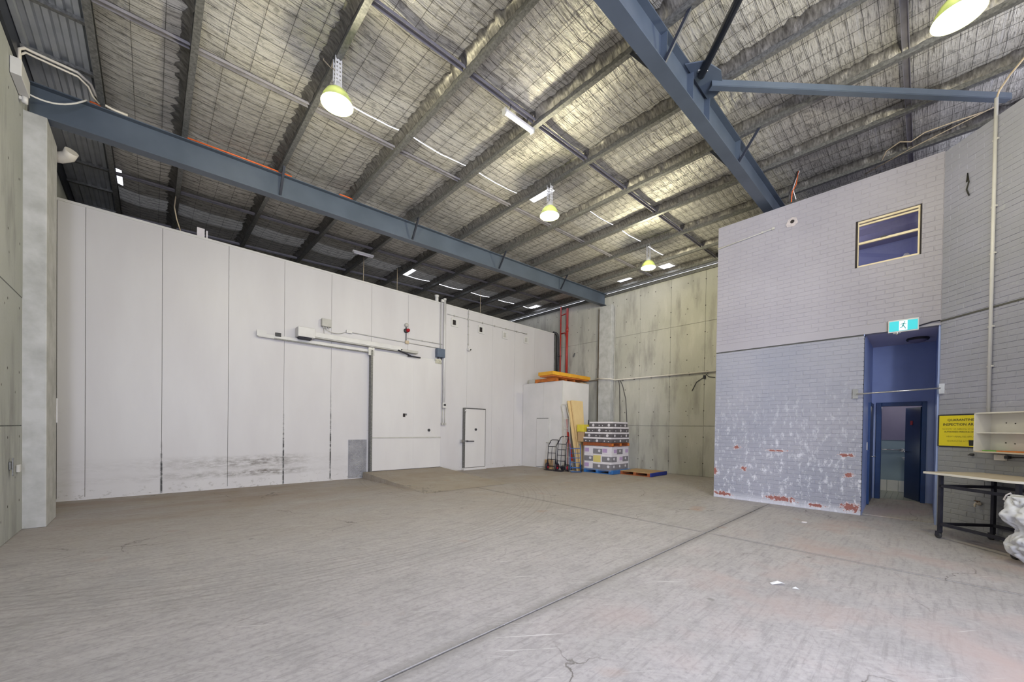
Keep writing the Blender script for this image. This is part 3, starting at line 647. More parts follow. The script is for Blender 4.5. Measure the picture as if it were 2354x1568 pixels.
obj('door_frame', MB().box(11.56,.60,.13,11.72,.685,2.23).box(11.56,-.07,.13,11.72,.0,2.23).box(11.56,.0,2.15,11.72,.60,2.23), M['bluedk'], df, bevel=.006)
a = math.radians(25)
hx, hy = 11.70, .0; ex, ey = hx + .60*math.cos(a*.9), hy + .60*math.sin(a*.9)
dl = obj('door_leaf', MB().bar((hx,hy,1.14),(ex,ey,1.14),.04,1.98), M['navy'], df)
obj('door_handle', MB().tube([(ex-.08,ey+.015,1.17),(ex-.10,ey+.075,1.17),(ex-.02,ey+.10,1.17)], .011, 8).tube([(ex-.06,ey-.0,1.17),(ex-.22,ey+.02,1.17)],.010,8), M['chrome'], dl)
obj('door_notice', MB().bar((ex-.30,ey-.095,1.80),(ex-.22,ey-.06,1.80),.004,.09), M['red'], dl)
d4 = thing('door_4', 'dark blue side door shut in the left wall of the recess', 'door', (11.1, .75, .05), kind='structure')
obj('door_leaf', MB().box(10.84,.728,.12,11.50,.765,2.14), M['navy'], d4)
obj('door_frame', MB().box(10.79,.722,.1,10.845,.77,2.2).box(11.495,.722,.1,11.55,.77,2.2).box(10.845,.722,2.135,11.495,.77,2.2), M['bluedk'], d4)
obj('door_handle', MB().tube([(10.92,.73,1.08),(10.92,.66,1.08),(11.05,.65,1.08)], .012, 8), M['chrome'], d4)
own('light_switch', MB().box(10.62,.748,1.22,10.72,.762,1.38), M['white'], 'white switch plate beside the side door in the recess', 'switch', bevel=.004)
oy = thing('oyster_light', 'unlit round oyster light on the recess soffit', 'ceiling light', (10.98, .08, 3.45))
obj('rim', MB().lathe([(.15,0),(.165,-.02),(.155,-.045),(.14,-.045)], (10.98,.08,3.45), 28), M['blk'], oy)
obj('diffuser', MB().lathe([(.142,-.03),(.11,-.07),(.05,-.09),(0,-.095)], (10.98,.08,3.45), 28), M['mauve'], oy)
# toilet room
own('wall_toilet_back', MB().box(13.3,-1.3,0,13.4,1.7,2.6), M['tealw'], 'grey-teal back wall of the toilet', 'wall', kind='structure')
own('wall_toilet_upper', MB().box(13.28,-1.3,1.40,13.30,1.7,2.6), M['mauve'], 'mauve upper part of the toilet back wall', 'wall', kind='structure')
own('wall_toilet_left', MB().box(11.7,1.5,0,13.3,1.7,2.6), M['mauve'], 'left wall of the toilet', 'wall', kind='structure')
own('wall_toilet_right', MB().box(11.7,-1.3,0,13.3,-1.1,2.6), M['tealw'], 'right wall of the toilet', 'wall', kind='structure')
own('ceiling_toilet', MB().box(11.71,-1.09,2.6,13.27,1.49,2.68), M['mauve'], 'ceiling of the toilet', 'ceiling', kind='structure')
ft = thing('floor_toilet', 'small grey-green floor tiles of the toilet', 'floor', (12.5,.3,.14), kind='structure')
obj('grout_bed', MB().box(11.66,-1.1,.05,13.3,1.5,.141), M['grout'], ft)
tm = mesh('floor_tile', MB().box(0,0,0,.096,.096,.008), M['ftile'])
for i in range(16):
    for j in range(14): share('floor_tile', tm, ft, (11.68+i*.1-12.5, -.45+j*.1-.3, 0))
st = thing('baseboard_toilet', 'row of cream glazed wall tiles along the toilet floor', 'tiles', (13.28,.3,.15), kind='structure')
tm = mesh('wall_tile', MB().box(0,0,0,.012,.194,.27), M['tile'])
for j in range(9): share('wall_tile', tm, st, (-.005, -.85+j*.2+.12, 0))
own('grab_rail', MB().tube([(13.24,1.0,1.17),(13.24,.30,1.17)], .016, 8).cyl((13.24,.30,1.17),(13.3,.30,1.17),.035,12).cyl((13.24,1.0,1.17),(13.3,1.0,1.17),.035,12), M['chrome'], 'chrome grab rail on the toilet back wall', 'rail')
sk = thing('hand_basin', 'small white hand basin behind the open toilet door', 'basin', (13.1,.1,.95))
obj('bowl', MB().lathe([(0,-.16),(.06,-.155),(.13,-.09),(.19,0),(.20,.02),(.17,.02),(.11,-.06),(0,-.09)], (13.10,.12,.98), 24), M['ceram'], sk)
obj('tap', MB().tube([(13.25,.12,1.0),(13.25,.12,1.12),(13.12,.12,1.12)], .015, 8), M['chrome'], sk)
light('POINT', 'toilet_light', (12.4, .35, 2.35), 9, (1, .97, .85), shadow_soft_size=.2)
light('POINT', 'toilet_light', (12.3, 1.1, 1.2), 2, (.8, .9, 1.0), shadow_soft_size=.2)  # unseen low fill light, no fitting built

# ------------------------------------------------------------------ roof
rfm = thing('ceiling', 'low pitched roof lined with silver foil and safety mesh on steel purlins', 'ceiling', (0,0,6.7), kind='structure')
HOLES = [(-.56, -.47, 11.45, 12.05), (6.44, 6.72, 5.87, 6.50), (13.15, 13.45, 7.6, 8.15), (12.95, 13.5, 5.95, 6.45), (6.44, 6.76, 12.2, 12.86), (13.05, 13.45, 12.3, 12.8)]
YSEG = [(Y0, -.80, 0), (-.80, -.10, 1), (-.10, 2.45, 0), (2.45, 5.87, 0), (5.87, 6.53, 1), (6.53, 9.1, 0), (9.1, 12.2, 0), (12.2, 12.86, 1), (12.86, Y1, 0)]
def foil_z(x, y, u):
    q = math.sin(PI*min(1, max(0, u)))
    return zb(x) + .199 - .05*q**.8 + q**.5*(.016*noise.noise((x*2.1, y*1.7, 0)) + .010*noise.noise((x*5, y*6, 3)))
for i, (xa, xb) in enumerate(zip(PURL, PURL[1:] + [])):
    for (ya, yb, sk_) in YSEG:
        nx, ny = 12, max(3, int((yb-ya)/.13)); a_, b_ = ya, yb
        lit1 = 1.8 < xa < 6.3 and abs(ya - 6.53) < .01; lit2 = 7.5 < xa < 11 and abs(yb - 5.87) < .01; lit3 = xa > 6.3 and abs(ya - 12.86) < .01
        if lit1 or lit3: a_ += (.034 if lit3 else .014) + .012*random.random()
        if lit2: b_ -= .016 + .010*random.random()
        mb = MB(); vs = []
        for p in range(nx+1):
            u = p/nx
            for q in range(ny+1):
                x = xa + (xb-xa)*u; y = a_ + (b_-a_)*q/ny
                e = .01*noise.noise((x*3, ya*9, 7)) if q == 0 and (lit1 or lit3) else (.01*noise.noise((x*3, yb*9, 7)) if q == ny and lit2 else 0)
                vs.append((x, y+e, foil_z(x, y, u)))
        fs = []
        for p in range(nx):
            for q in range(ny):
                cx_ = xa + (xb-xa)*(p+.5)/nx; cy_ = a_ + (b_-a_)*(q+.5)/ny
                if any(h[0] < cx_ < h[1] and h[2] < cy_ < h[3] for h in HOLES): continue
                fs.append((p*(ny+1)+q, p*(ny+1)+q+1, (p+1)*(ny+1)+q+1, (p+1)*(ny+1)+q))
        mb.add(vs, fs, True)
        obj('foil_sheet', mb, M['foil_s'] if sk_ else M['foil'], rfm)
# purlins: lipped channels
def purlin_mb(x):
    t, h, wd = .006, .20, .078; z = zb(x); x0 = x - wd; mb = MB()
    mb.prism([(x0, z), (x, z), (x, z+.02), (x-t, z+.02), (x-t, z+t), (x0+t, z+t), (x0+t, z+h-t), (x-t, z+h-t), (x-t, z+h-.02), (x, z+h-.02), (x, z+h), (x0, z+h)], Y0, Y1, 'xz')
    return mb
for x in PURL: obj('purlin', purlin_mb(x), M['galv'], rfm)
obj('purlin', purlin_mb(13.74), M['galv'], rfm)
# bridging struts between purlins
for y in (-1.98, .24, 4.68, 6.90, 11.36, 13.55):
    for xa, xb in zip(PURL, PURL[1:]):
        mb = MB(); za, zc = zb(xa)+.10, zb(xb)+.10
        mb.bar((xa+.004, y, za), (xb-.085, y, zc), .078, .006).bar((xa+.004, y+.036, za-.02), (xb-.085, y+.036, zc-.02), .006, .045).bar((xa+.004, y-.036, za-.02), (xb-.085, y-.036, zc-.02), .006, .045)
        if y > 10 or xa > 2: obj('bridging_strut', mb, M['strut'], rfm)
        else: obj('bridging_strut', mb, M['strut'], rfm)
# crumpled dark edge of the lining, tucked down against each purlin
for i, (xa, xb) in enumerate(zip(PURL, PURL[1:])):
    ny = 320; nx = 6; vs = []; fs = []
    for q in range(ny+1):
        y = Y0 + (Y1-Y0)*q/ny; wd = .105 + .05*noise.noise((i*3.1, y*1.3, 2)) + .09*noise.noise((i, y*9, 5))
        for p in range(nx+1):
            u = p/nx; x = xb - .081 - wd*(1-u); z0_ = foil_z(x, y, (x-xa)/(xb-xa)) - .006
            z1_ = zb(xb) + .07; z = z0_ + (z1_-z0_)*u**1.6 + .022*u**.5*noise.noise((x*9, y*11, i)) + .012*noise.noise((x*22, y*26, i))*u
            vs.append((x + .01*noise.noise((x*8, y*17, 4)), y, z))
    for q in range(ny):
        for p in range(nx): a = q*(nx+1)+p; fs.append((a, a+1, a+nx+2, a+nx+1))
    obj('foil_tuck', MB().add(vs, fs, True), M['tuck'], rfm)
# safety mesh under the foil
mb = MB()
def mesh_z(x, y, xa, xb): return foil_z(x, y, (x-xa)/(xb-xa)) - .014
r_ = .0028
for xa, xb in zip(PURL, PURL[1:]):
    nw = max(2, round((xb-xa)/.3))
    for k in range(1, nw):
        x = xa + (xb-xa)*k/nw; ys = [Y0 + (Y1-Y0)*i/56 for i in range(57)]; P = [(x + .006*noise.noise((x*9, y*2, 1)), y, mesh_z(x, y, xa, xb)) for y in ys]
        mb.tube(P, r_, 3)
    y = Y0 + .07
    while y < Y1:
        P = [(xa + (xb-xa)*j/6, y + .012*noise.noise((j+xa, y*3, 5)), mesh_z(xa + (xb-xa)*j/6, y, xa, xb)) for j in range(7)]
        mb.tube(P, r_, 3); y += .15
props(obj('safety_mesh', mb, M['wire'], rfm), kind='stuff')
# unlined ribbed sheet beside the left wall, with battens
rs = thing('ceiling_ribbed', 'strip of bare ribbed zinc sheet between left wall and first purlin', 'roof sheet', (-.95, 8, 6.75), kind='structure')
prof = []; x = -1.60
while x < -.58:
    prof += [(x, .0), (x+.055, .0), (x+.075, .034), (x+.125, .034)]; x += .145
prof = [p for p in prof if p[0] < -.60]
vs = []; fs = []; n_ = len(prof)
for j in range(2):
    for (x, z) in prof: vs.append((x, (Y0, Y1)[j], zb(x)+.16+z))
fs = [(i, i+1, n_+i+1, n_+i) for i in range(n_-1)]
mb = MB().add(vs, fs); obj('ribbed_sheet', mb, M['rib'], rs)
for y in (-1.6, .6, 2.6, 4.6, 6.4, 7.47, 8.50, 9.9, 11.46, 12.45, 13.6): obj('batten', MB().bar((XL, y, zb(XL)+.135), (-.63, y, zb(-.6)+.135), .06, .045), M['galv'], rs)

# ------------------------------------------------------------------ rafters
def rafter_parts(t, yc, xa, xb, depth=.47, bw=.19, tf=.016, tw=.010):
    def sheared(y0, y1, za, zc):
        mb = MB(); f = lambda x: 6.08 + SL*(x+1.3)
        return mb.add([(x, y, f(x)+z) for x in (xa, xb) for (y, z) in ((y0,za),(y1,za),(y1,zc),(y0,zc))],
                      [(0,1,2,3)[::-1],(4,5,6,7),(0,4,5,1)[::-1],(1,5,6,2)[::-1],(2,6,7,3)[::-1],(3,7,4,0)[::-1]])
    obj('bottom_flange', sheared(yc-bw/2, yc+bw/2, 0, tf), M['beam'], t)
    obj('top_flange', sheared(yc-bw/2, yc+bw/2, depth-tf, depth), M['beam'], t)
    obj('web', sheared(yc-tw/2, yc+tw/2, tf, depth-tf), M['beam'], t)
def fly_braces(t, yc, xs):
    for x in xs:
        zf = 6.08 + SL*(x+1.3) + .03
        for s in (-1, 1):
            obj('fly_brace', MB().bar((x-.03, yc+s*.085, zf), (x-.03, yc+s*.42, zb(x)+.03), .045, .006).bar((x-.05, yc+s*.085, zf), (x-.05, yc+s*.42, zb(x)+.03), .006, .045), M['beam_dk'], t)
ra = thing('steel_rafter', 'slate blue steel rafter running from the concrete pillar over the cool room', 'rafter', (6, 9.1, 6.1))
rafter_parts(ra, 9.1, -1.33, 13.72); fly_braces(ra, 9.1, (1.93, 4.90, 7.86, 10.82))
rb = thing('steel_rafter', 'slate blue steel rafter overhead that ends on top of the brick block', 'rafter', (6, 2.45, 6.1))
rafter_parts(rb, 2.45, -1.33, 13.72); fly_braces(rb, 2.45, (4.90, 7.86))
gp = obj('gusset_plate', MB().prism([(5.55,2.40),(6.45,2.40),(6.35,2.16),(6.02,2.08),(5.70,2.18)], 6.80, 6.815, 'xy'), M['beam'], rb)
for (x, y) in ((5.78,2.30),(5.86,2.22),(6.22,2.26),(6.30,2.19)): obj('bolt', MB().cyl((x,y,6.78),(x,y,6.83),.018,6), M['chrome'], gp)
for x in (4.90, 5.75, 6.38, 7.86): obj('web_stiffener', MB().box(x-.006, 2.36, 6.098+SL*(x+1.3), x+.006, 2.445, 6.53+SL*(x+1.3)), M['beam'], rb)
own('roof_brace', MB().bar((6.12, 2.26, 6.73), (9.95, -.86, 6.90), .085, .012).bar((6.09, 2.23, 6.775), (9.92, -.89, 6.945), .012, .085), M['beam'], 'slate blue angle brace from the overhead rafter towards the splayed brick wall', 'brace')
own('roof_brace', MB().tube([(5.86, 2.30, 6.77), (1.6, -1.78, 6.60)], .052, 14), M['beam_dk'], 'dark round tube brace from the overhead rafter towards the camera side', 'brace')

# ------------------------------------------------------------------ lamps
LAMPS = [(1.93, 5.70, 6.08, 'high bay lamp hanging from the purlin nearest the left wall, with a coiled flex above'),
         (6.38, 5.65, 6.22, 'high bay lamp below the bright gap in the foil, middle of the row'),
         (10.82, 5.65, 6.40, 'high bay lamp over the far concrete wall'),
         (6.38, -.20, 6.08, 'high bay lamp beyond the overhead rafter on the brick wall side')]
def strip_plate(mb, y, z0, z1, x, wd=.10):
    for k in (-1, 0, 1): mb.box(x+k*.038-.008, y-.002, z0, x+k*.038+.008, y+.002, z1)
    z = z0; n = 7; st_ = (z1-z0)/n
    for i in range(n+1): mb.box(x-.046, y-.0013, max(z0, z0+i*st_-.016), x+.046, y+.0013, min(z1, z0+i*st_+.016))
for (x, y, z, lab) in LAMPS:
    t = thing('high_bay_light', lab, 'pendant lamp', (x-.04, y, z), 0, 'high bay lamps')
    xx = x - .04
    top = zb(x) + .03
    mb = MB(); strip_plate(mb, y-.045, z+.24, top, xx); obj('hanger_strap', mb, M['white'], t)
    mb = MB(); strip_plate(mb, y+.045, z+.24, top, xx); obj('hanger_strap', mb, M['white'], t)
    obj('lamp_holder', MB().lathe([(0,.30),(.055,.29),(.065,.20),(.06,.17),(0,.17)], (xx,y,z), 20).box(xx-.05,y-.05,z+.23,xx+.05,y+.05,z+.245), M['white'], t)
    obj('reflector', MB().lathe([(.06,.20),(.10,.185),(.145,.14),(.18,.08),(.205,.0),(.212,-.005),(.208,.0),(.183,.08),(.148,.145),(.10,.19),(.06,.205)], (xx,y,z), 36), M['lampshell'], t)
    obj('lamp_lens', MB().lathe([(.203,.0),(.17,-.018),(.09,-.030),(0,-.034)], (xx,y,z), 36), M['lens'], t)
    lamp_light(xx, y, z)
fx = thing('fluorescent_batten', 'lit fluorescent batten hung on chains below the mid-span struts', 'strip light', (4.49, 4.72, 6.72), 0)
obj('body', MB().bar((4.17,4.74,6.735),(4.83,4.74,6.762),.075,.05), M['white'], fx)
obj('tube', MB().tube([(4.20,4.715,6.69),(4.80,4.715,6.715)], .026, 12), M['tubeon'], fx)
for x in (4.17, 4.83): obj('end_cap', MB().box(x-.012,4.69,6.67+.04*(x-4.17),x+.012,4.775,6.765+.04*(x-4.17)), M['greyp'], fx)
for x in (4.28, 4.68): obj('chain', MB().tube([(x,4.73,6.76+.04*(x-4.17)),(x+.01,4.70,6.90)], .005, 5), M['blkst'], fx)
light('AREA', 'batten_glow', (4.5, 4.715, 6.66), 12, (1, .93, .82), (0, 0, 0), shape='RECTANGLE', size=.6, size_y=.05)
cl = own('flex_coil', MB().tube([(4.83+.06*math.cos(a*.5), 4.66+.02*math.sin(a*.3), 6.95+.075*math.sin(a*.5)) for a in range(0, 38)], .006, 6).cyl((4.90,4.60,6.93),(4.95,4.58,6.95),.025,10), M['lightcab'], 'coil of beige flex with a plug hanging above the lit batten', 'cable')
fy = thing('fluorescent_batten', 'unlit white fluorescent batten hung over the cool-room wall', 'strip light', (4.52, 11.3, 6.6), 0)
obj('body', MB().bar((4.22,11.32,6.62),(4.83,11.32,6.645),.09,.05), M['white'], fy)
obj('tube', MB().tube([(4.25,11.29,6.575),(4.80,11.29,6.60)], .022, 12), M['cwhite'], fy)
for x in (4.30, 4.75): obj('chain', MB().tube([(x,11.32,6.64+.04*(x-4.2)),(x,11.35,6.80)], .005, 5), M['blkst'], fy)
c_ = [(1.86,5.90,6.90),(1.80,5.98,6.95),(1.78,5.95,6.80),(1.80,5.86,6.70),(1.84,5.80,6.62),(1.85,5.77,6.72),(1.83,5.75,6.60),(1.87,5.72,6.55),(1.88,5.70,6.38)]
own('flex_coil', MB().tube(c_, .007, 6).lathe([(0,-.03),(.035,-.03),(.045,.03),(0,.035)], (1.85,5.93,6.93), 10), M['lightcab'], 'loose beige flex and plug above the lamp nearest the left wall', 'cable')

# ------------------------------------------------------------------ services on the left wall and roof
jb = own('junction_box', MB().box(XL, 8.12, 6.07, XL+.10, 8.60, 6.29), M['white'], 'white junction box high on the left concrete wall', 'junction box', bevel=.008)
own('conduit_pair', MB().tube([(-1.31,8.36,6.29),(-1.31,8.36,6.55),(-1.27,8.40,6.62),(-1.20,8.43,6.63),(-.80,8.47,6.64),(-.68,8.60,6.63),(-.64,8.80,6.61),(-.58,8.95,6.60),(-.46,8.99,6.60),(-.30,9.0,6.605)], .018, 8)
    .tube([(-1.31,8.42,6.29),(-1.31,8.42,6.52),(-1.27,8.46,6.60),(-1.20,8.48,6.605),(-.80,8.52,6.61),(-.71,8.64,6.60),(-.68,8.82,6.585),(-.62,8.95,6.58)], .014, 8), M['pvc'],
    'twin cream conduits looping from the left wall box along the roof batten', 'conduit')
own('conduit_clip', MB().lathe([(0,-.05),(.03,-.05),(.033,.05),(0,.05)], (XL+.05, 8.62, 6.04), 14, 'z').box(XL,8.60,6.02,XL+.05,8.64,6.06), M['white'], 'white cylindrical sensor below the left wall box', 'sensor')
own('white_cable', MB().tube(sagline((XL+.08,8.62,6.14),(-.75,8.95,6.56),.10), .012, 8), M['white'], 'white cable sagging from the left wall box to the rafter', 'cable')
for i, (xa, xb, lab) in enumerate(((-.72,-.60,'short red cable end where the white cable meets the rafter'),(.42,2.1,'long red conduit lying along the top of the rafter'),(3.05,3.35,'red cable loop on the rafter near its second strut'))):
    own('red_cable', MB().tube([(xa,9.0,zb(xa)+.012),((xa+xb)/2,8.995,zb((xa+xb)/2)+.014),(xb,9.0,zb(xb)+.012)], .014, 6), M['orcab'], lab, 'cable')
own('pvc_elbow', MB().tube([(XL,9.95,5.96),(-1.12,9.9,5.97),(-1.02,9.82,6.0),(-.98,9.75,6.06)], .085, 16), M['pvc'], 'cream pvc pipe elbow sticking out behind the left pillar', 'pipe')
own('wall_plate', MB().box(XL, 8.12, .93, XL+.02, 8.22, 1.03).box(XL+.02, 8.15, .84, XL+.035, 8.18, 1.08), M['galv'], 'small metal latch plate on the left concrete wall', 'plate', bevel=.003)
own('power_point', MB().box(XL, 8.50, .86, XL+.03, 8.60, .96), M['white'], 'white power point on the left concrete wall beside the pillar', 'power point', bevel=.005)
own('conduit_stub', MB().box(-1.15, 9.69, 1.55, -1.12, 9.75, 1.95), M['white'], 'short white strip fixed to the back of the left pillar', 'strip')
own('hanging_cord', MB().tube([(.39,11.45,6.72),(.36,11.5,6.4),(.40,11.52,6.15),(.47,11.58,5.93)], .012, 6), M['lightcab'], 'beige cord dangling from the purlin over the cool-room wall', 'cord')
own('roof_fan_box', MB().box(.76,11.60,5.9,.90,11.72,6.14).box(.93,11.62,5.9,.96,11.72,6.12), M['cwhite'], 'white bracket box standing on the cool-room roof edge', 'bracket')
for (x, za, lab) in ((5.80, 6.72, 'pale drop wire behind the cool-room top near the skylight'), (9.24, 6.85, 'pale drop wire above the security camera'), (4.7, 6.75, 'drop wire beside the unlit batten')):
    own('drop_wire', MB().tube([(x+.02,11.75,za),(x,11.72,5.9)], .008, 5), M['lightcab'], lab, 'wire')

# far wall services
own('fire_pipe', MB().tube([(XF-.08,11.02,7.0),(XF-.08,11.02,3.5)], .055, 12).cyl((XF-.08,11.02,5.95),(XF-.08,11.02,6.15),.065,12), M['red'], 'thick red fire pipe down the far wall', 'pipe')
own('fire_pipe', MB().tube([(XF-.07,11.40,7.15),(XF-.07,11.40,3.5)], .032, 10).tube([(XF-.07,11.40,6.75),(XF-.08,11.02,6.80)],.025,8).tube([(XF-.07,11.40,5.93),(XF-.08,11.15,5.93),(XF-.08,11.06,5.75)],.025,8), M['red'], 'thin red fire pipe beside the black hose in the corner', 'pipe')
own('black_pipe', MB().tube([(13.42,11.62,5.97),(13.55,11.60,5.97),(13.62,11.55,5.9),(13.62,11.52,5.75),(13.62,11.52,3.5)], .06, 12).cyl((13.5,11.4,4.9),(13.74,11.4,4.92),.02,8), M['blk'], 'thick black insulated pipe turning down beside the red fire pipes', 'pipe')
own('grey_downpipe', MB().tube([(13.45,11.58,5.85),(13.45,11.58,3.45)], .035, 10), M['galv'], 'thin grey downpipe at the end of the cool-room wall', 'pipe')
wp = thing('water_pipe', 'pale water pipe clipped along the far concrete wall', 'pipe', (13.7, 7, 3.55))
obj('pipe', MB().tube([(13.70,13.0,3.60),(13.70,9.26,3.64),(13.44,9.24,3.66),(13.44,8.56,3.60),(13.69,8.54,3.58),(13.70,3.4,3.56)], .026, 10), M['pvc'], wp)
for y in (8.2, 7.7, 7.0, 6.3, 5.6, 5.0, 4.4): obj('pipe_clip', MB().box(13.69,y-.02,3.52,13.75,y+.02,3.61), M['galv'], wp)
own('conduit_run', MB().tube([(13.72,8.585,6.55),(13.72,8.585,.2)], .016, 8), M['greyp'], 'grey conduit down the right edge of the far pillar', 'conduit')
own('loop_cable', MB().tube([(13.70,8.36,3.54),(13.72,8.33,3.3),(13.72,8.30,2.4),(13.72,8.28,1.2)], .010, 6).tube([(13.70,8.30,3.54),(13.72,8.20,3.35),(13.72,8.05,2.8),(13.72,8.0,2.2),(13.72,7.95,1.3)], .010, 6), M['blkst'], 'dark cables hanging from the water pipe down the far wall', 'cable')
own('wall_stain_bracket', MB().box(13.70,5.05,3.35,13.75,5.12,3.46).tube([(13.73,5.1,3.4),(13.73,5.35,3.25),(13.73,5.5,2.95)],.01,6).tube([(13.73,5.05,3.5),(13.73,4.95,3.4),(13.73,4.75,3.36)],.01,6), M['blkst'], 'small rusty bracket with loose wire under the water pipe', 'bracket')
own('wall_bracket', MB().bar((13.74,10.62,4.95),(13.70,10.66,4.78),.03,.05), M['blk'], 'small black bracket on the far wall above the tray', 'bracket')

# ------------------------------------------------------------------ corner cubicle, tray, trolleys
cb = thing('storage_cubicle', 'white panel cubicle in the far corner with a small door', 'cubicle', (12.26, 10.45, 0))
x0, x1, y0, y1, zt = 11.42, 13.10, 9.38, 11.515, 3.41
obj('front_panel', MB().box(x0, y0+.03, 0, x0+.06, 10.36, zt-.013), M['cubicle'], cb)
obj('front_panel', MB().box(x0, 10.366, 0, x0+.06, y1-.004, zt-.013), M['cubicle'], cb)
obj('side_panel', MB().box(x0+.005, y0, 0, x1, y0+.06, zt-.013), M['cubicle'], cb)
obj('corner_angle', MB().prism([(x0-.004,y0-.004),(x0+.04,y0-.004),(x0+.04,y0+.002),(x0+.002,y0+.002),(x0+.002,y0+.04),(x0-.004,y0+.04)], 0, zt-.013, 'xy'), M['white'], cb)
obj('back_panel', MB().box(x1-.06, y0+.061, 0, x1-.001, y1-.004, zt-.013), M['cubicle'], cb)
obj('lid_panel', MB().box(x0-.008, y0-.008, zt-.012, x1+.006, y1-.002, zt+.002), M['cubicle'], cb)
obj('door_gap', MB().box(x0-.004, 10.05, .03, x0+.01, 10.70, 1.99), M['grout'], cb)
dd = obj('door', MB().box(x0-.03, 10.06, .05, x0-.002, 10.68, 1.97), M['cubicle'], cb, bevel=.004)
obj('door_trim', MB().box(x0-.024, 9.98, .03, x0-.001, 10.055, 1.99), M['white'], dd)
obj('door_handle', MB().tube([(x0-.03,10.08,1.02),(x0-.09,10.08,1.02),(x0-.09,9.86,1.02)], .014, 8), M['greyp'], dd)
obj('corner_post', MB().box(x1-.01, y0-.03, .9, x1+.01, y0, 1.95), M['blkst'], cb)

def pallet(name, label, loc, lx, ly, h, mat, mat2=None, cat='pallet', rz=0, nb=9, group=None):
    """bearers run along local y; deck boards along local x."""
    t = thing(name, label, cat, loc, rz, group)
    mat2 = mat2 or mat
    for i, x in enumerate((-lx/2+.05, 0, lx/2-.05)): obj('bearer', MB().box(x-.05, -ly/2, .02, x+.05, ly/2, h-.022), mat2, t, world=False)
    for i in range(nb):
        y = -ly/2 + (i+.5)*ly/nb; g = .006 if nb < 8 else .008
        obj('deck_board', MB().box(-lx/2, y-ly/nb/2+g, h-.022, lx/2, y+ly/nb/2-g, h-random.uniform(0,.004)), mat, t, world=False)
    for y in (-ly/2+.06, 0, ly/2-.06): obj('bottom_board', MB().box(-lx/2, y-.06, 0, lx/2, y+.06, .02), mat2, t, world=False)
    return t
pallet('wooden_pallet', 'orange painted pallet lying on top of the white cubicle', (12.0, 10.25, zt+.003), 1.15, 1.15, .15, M['orange'])
ty = thing('metal_tray', 'large amber lift platform resting on the orange pallet', 'platform', (12.1, 9.9, zt+.155))
obj('deck', MB().box(10.98, 9.50, zt+.20, 13.36, 10.25, zt+.335), M['yellow'], ty, bevel=.008)
obj('underside', MB().box(11.02, 9.54, zt+.155, 13.30, 10.2, zt+.205), M['orange'], ty)
mb = MB().lathe([(0,.0),(.16,.01),(.2,.04),(.13,.08),(0,.07)], (12.95,9.95,zt+.335), 9).bar((12.75,9.9,zt+.35),(13.1,9.98,zt+.42),.05,.03)
own('rag_pile', mb, M['kraft'], 'crumpled brown rags on the amber platform', 'rags')
own('plastic_offcut', MB().box(11.5,10.95,zt+.003,11.75,11.3,zt+.19), M['greyp'], 'greenish grey box behind the amber platform', 'box', bevel=.02)
own('timber_offcut', MB().box(12.6,9.42,zt+.003,13.0,9.5,zt+.045), M['wood'], 'dark offcut at the edge of the cubicle top', 'offcut')

def hand_truck(name, label, loc, rz, H, W, frame, hub, lean=.16, loop=True, rungs=4, wr=.135, red_mid=False):
    """local x = across the axle, local y = away from the toe plate (the back leans to +y)."""
    t = thing(name, label, 'hand truck', loc, rz, 'hand trucks by the cubicle')
    P = lambda x, z, dy=0: (x, .10 + lean*z + dy, z)
    hw = W/2
    for s in (-1, 1): obj('side_rail', MB().tube([P(s*hw, .06), P(s*hw, H*.80), P(s*hw, H*.86, .05), P(s*hw, H*.92, .12)], .014, 8), frame, t, world=False)
    if loop: obj('handle', MB().tube([P(-hw,H*.90,.10), P(-hw,H*.97,.15), P(-hw*.7,H,.17), P(hw*.7,H,.17), P(hw,H*.97,.15), P(hw,H*.90,.10)], .015, 8), frame, t, world=False)
    for i in range(rungs):
        z = .16 + (H*.78-.16)*i/(rungs-1); obj('rung', MB().tube([P(-hw,z), P(0,z,-.015), P(hw,z)], .011, 8), frame, t, world=False)
    obj('centre_rail', MB().tube([P(0,.10,-.01), P(0,H*.78,-.01)], .010, 8), M['red'] if red_mid else frame, t, world=False)
    obj('toe_plate', MB().box(-hw, -.14, .015, hw, .10, .028), frame, t, world=False)
    obj('axle', MB().cyl((-hw-.05, .20, wr), (hw+.05, .20, wr), .011, 10), frame, t, world=False)
    for s in (-1, 1): obj('axle_bracket', MB().bar((s*hw,.20,wr),P(s*hw,.42),.02,.03), frame, t, world=False)
    for s in (-1, 1):
        wq = obj('wheel', MB().lathe([(wr*.62,-.03),(wr*.8,-.035),(wr,-.02),(wr,.02),(wr*.8,.035),(wr*.62,.03),(wr*.62,-.03)], (s*(hw+.05), .20, wr), 24, 'x'), M['blk'], t, world=False)
        obj('hub', MB().lathe([(0,-.032),(wr*.3,-.040),(wr*.63,-.032),(wr*.63,.032),(wr*.3,.040),(0,.032)], (s*(hw+.05), .20, wr), 20, 'x'), hub, wq, world=False)
    return t
hand_truck('hand_truck', 'black hand truck with red hubs nearest the small cubicle door', (10.96, 9.58, 0), -PI/2+.18, 1.14, .34, M['blkst'], M['redhub'], lean=.10)
hand_truck('hand_truck', 'taller black hand truck with one grey wheel, second from the cubicle door', (10.97, 9.13, 0), -PI/2+.12, 1.28, .36, M['blkst'], M['redhub'], lean=.10, rungs=5)
hand_truck('hand_truck', 'blue hand truck with flared handles at the cubicle corner', (11.24, 8.56, 0), -.75, 1.10, .38, M['blue'], M['blkst'], lean=.10, loop=False, rungs=5, wr=.13)
hand_truck('hand_truck', 'very tall grey hand truck with red clamps leaning on the cubicle side', (11.34, 8.93, 0), -.30, 2.50, .24, M['greyp'], M['blkst'], lean=.07, rungs=6, red_mid=True, wr=.10)
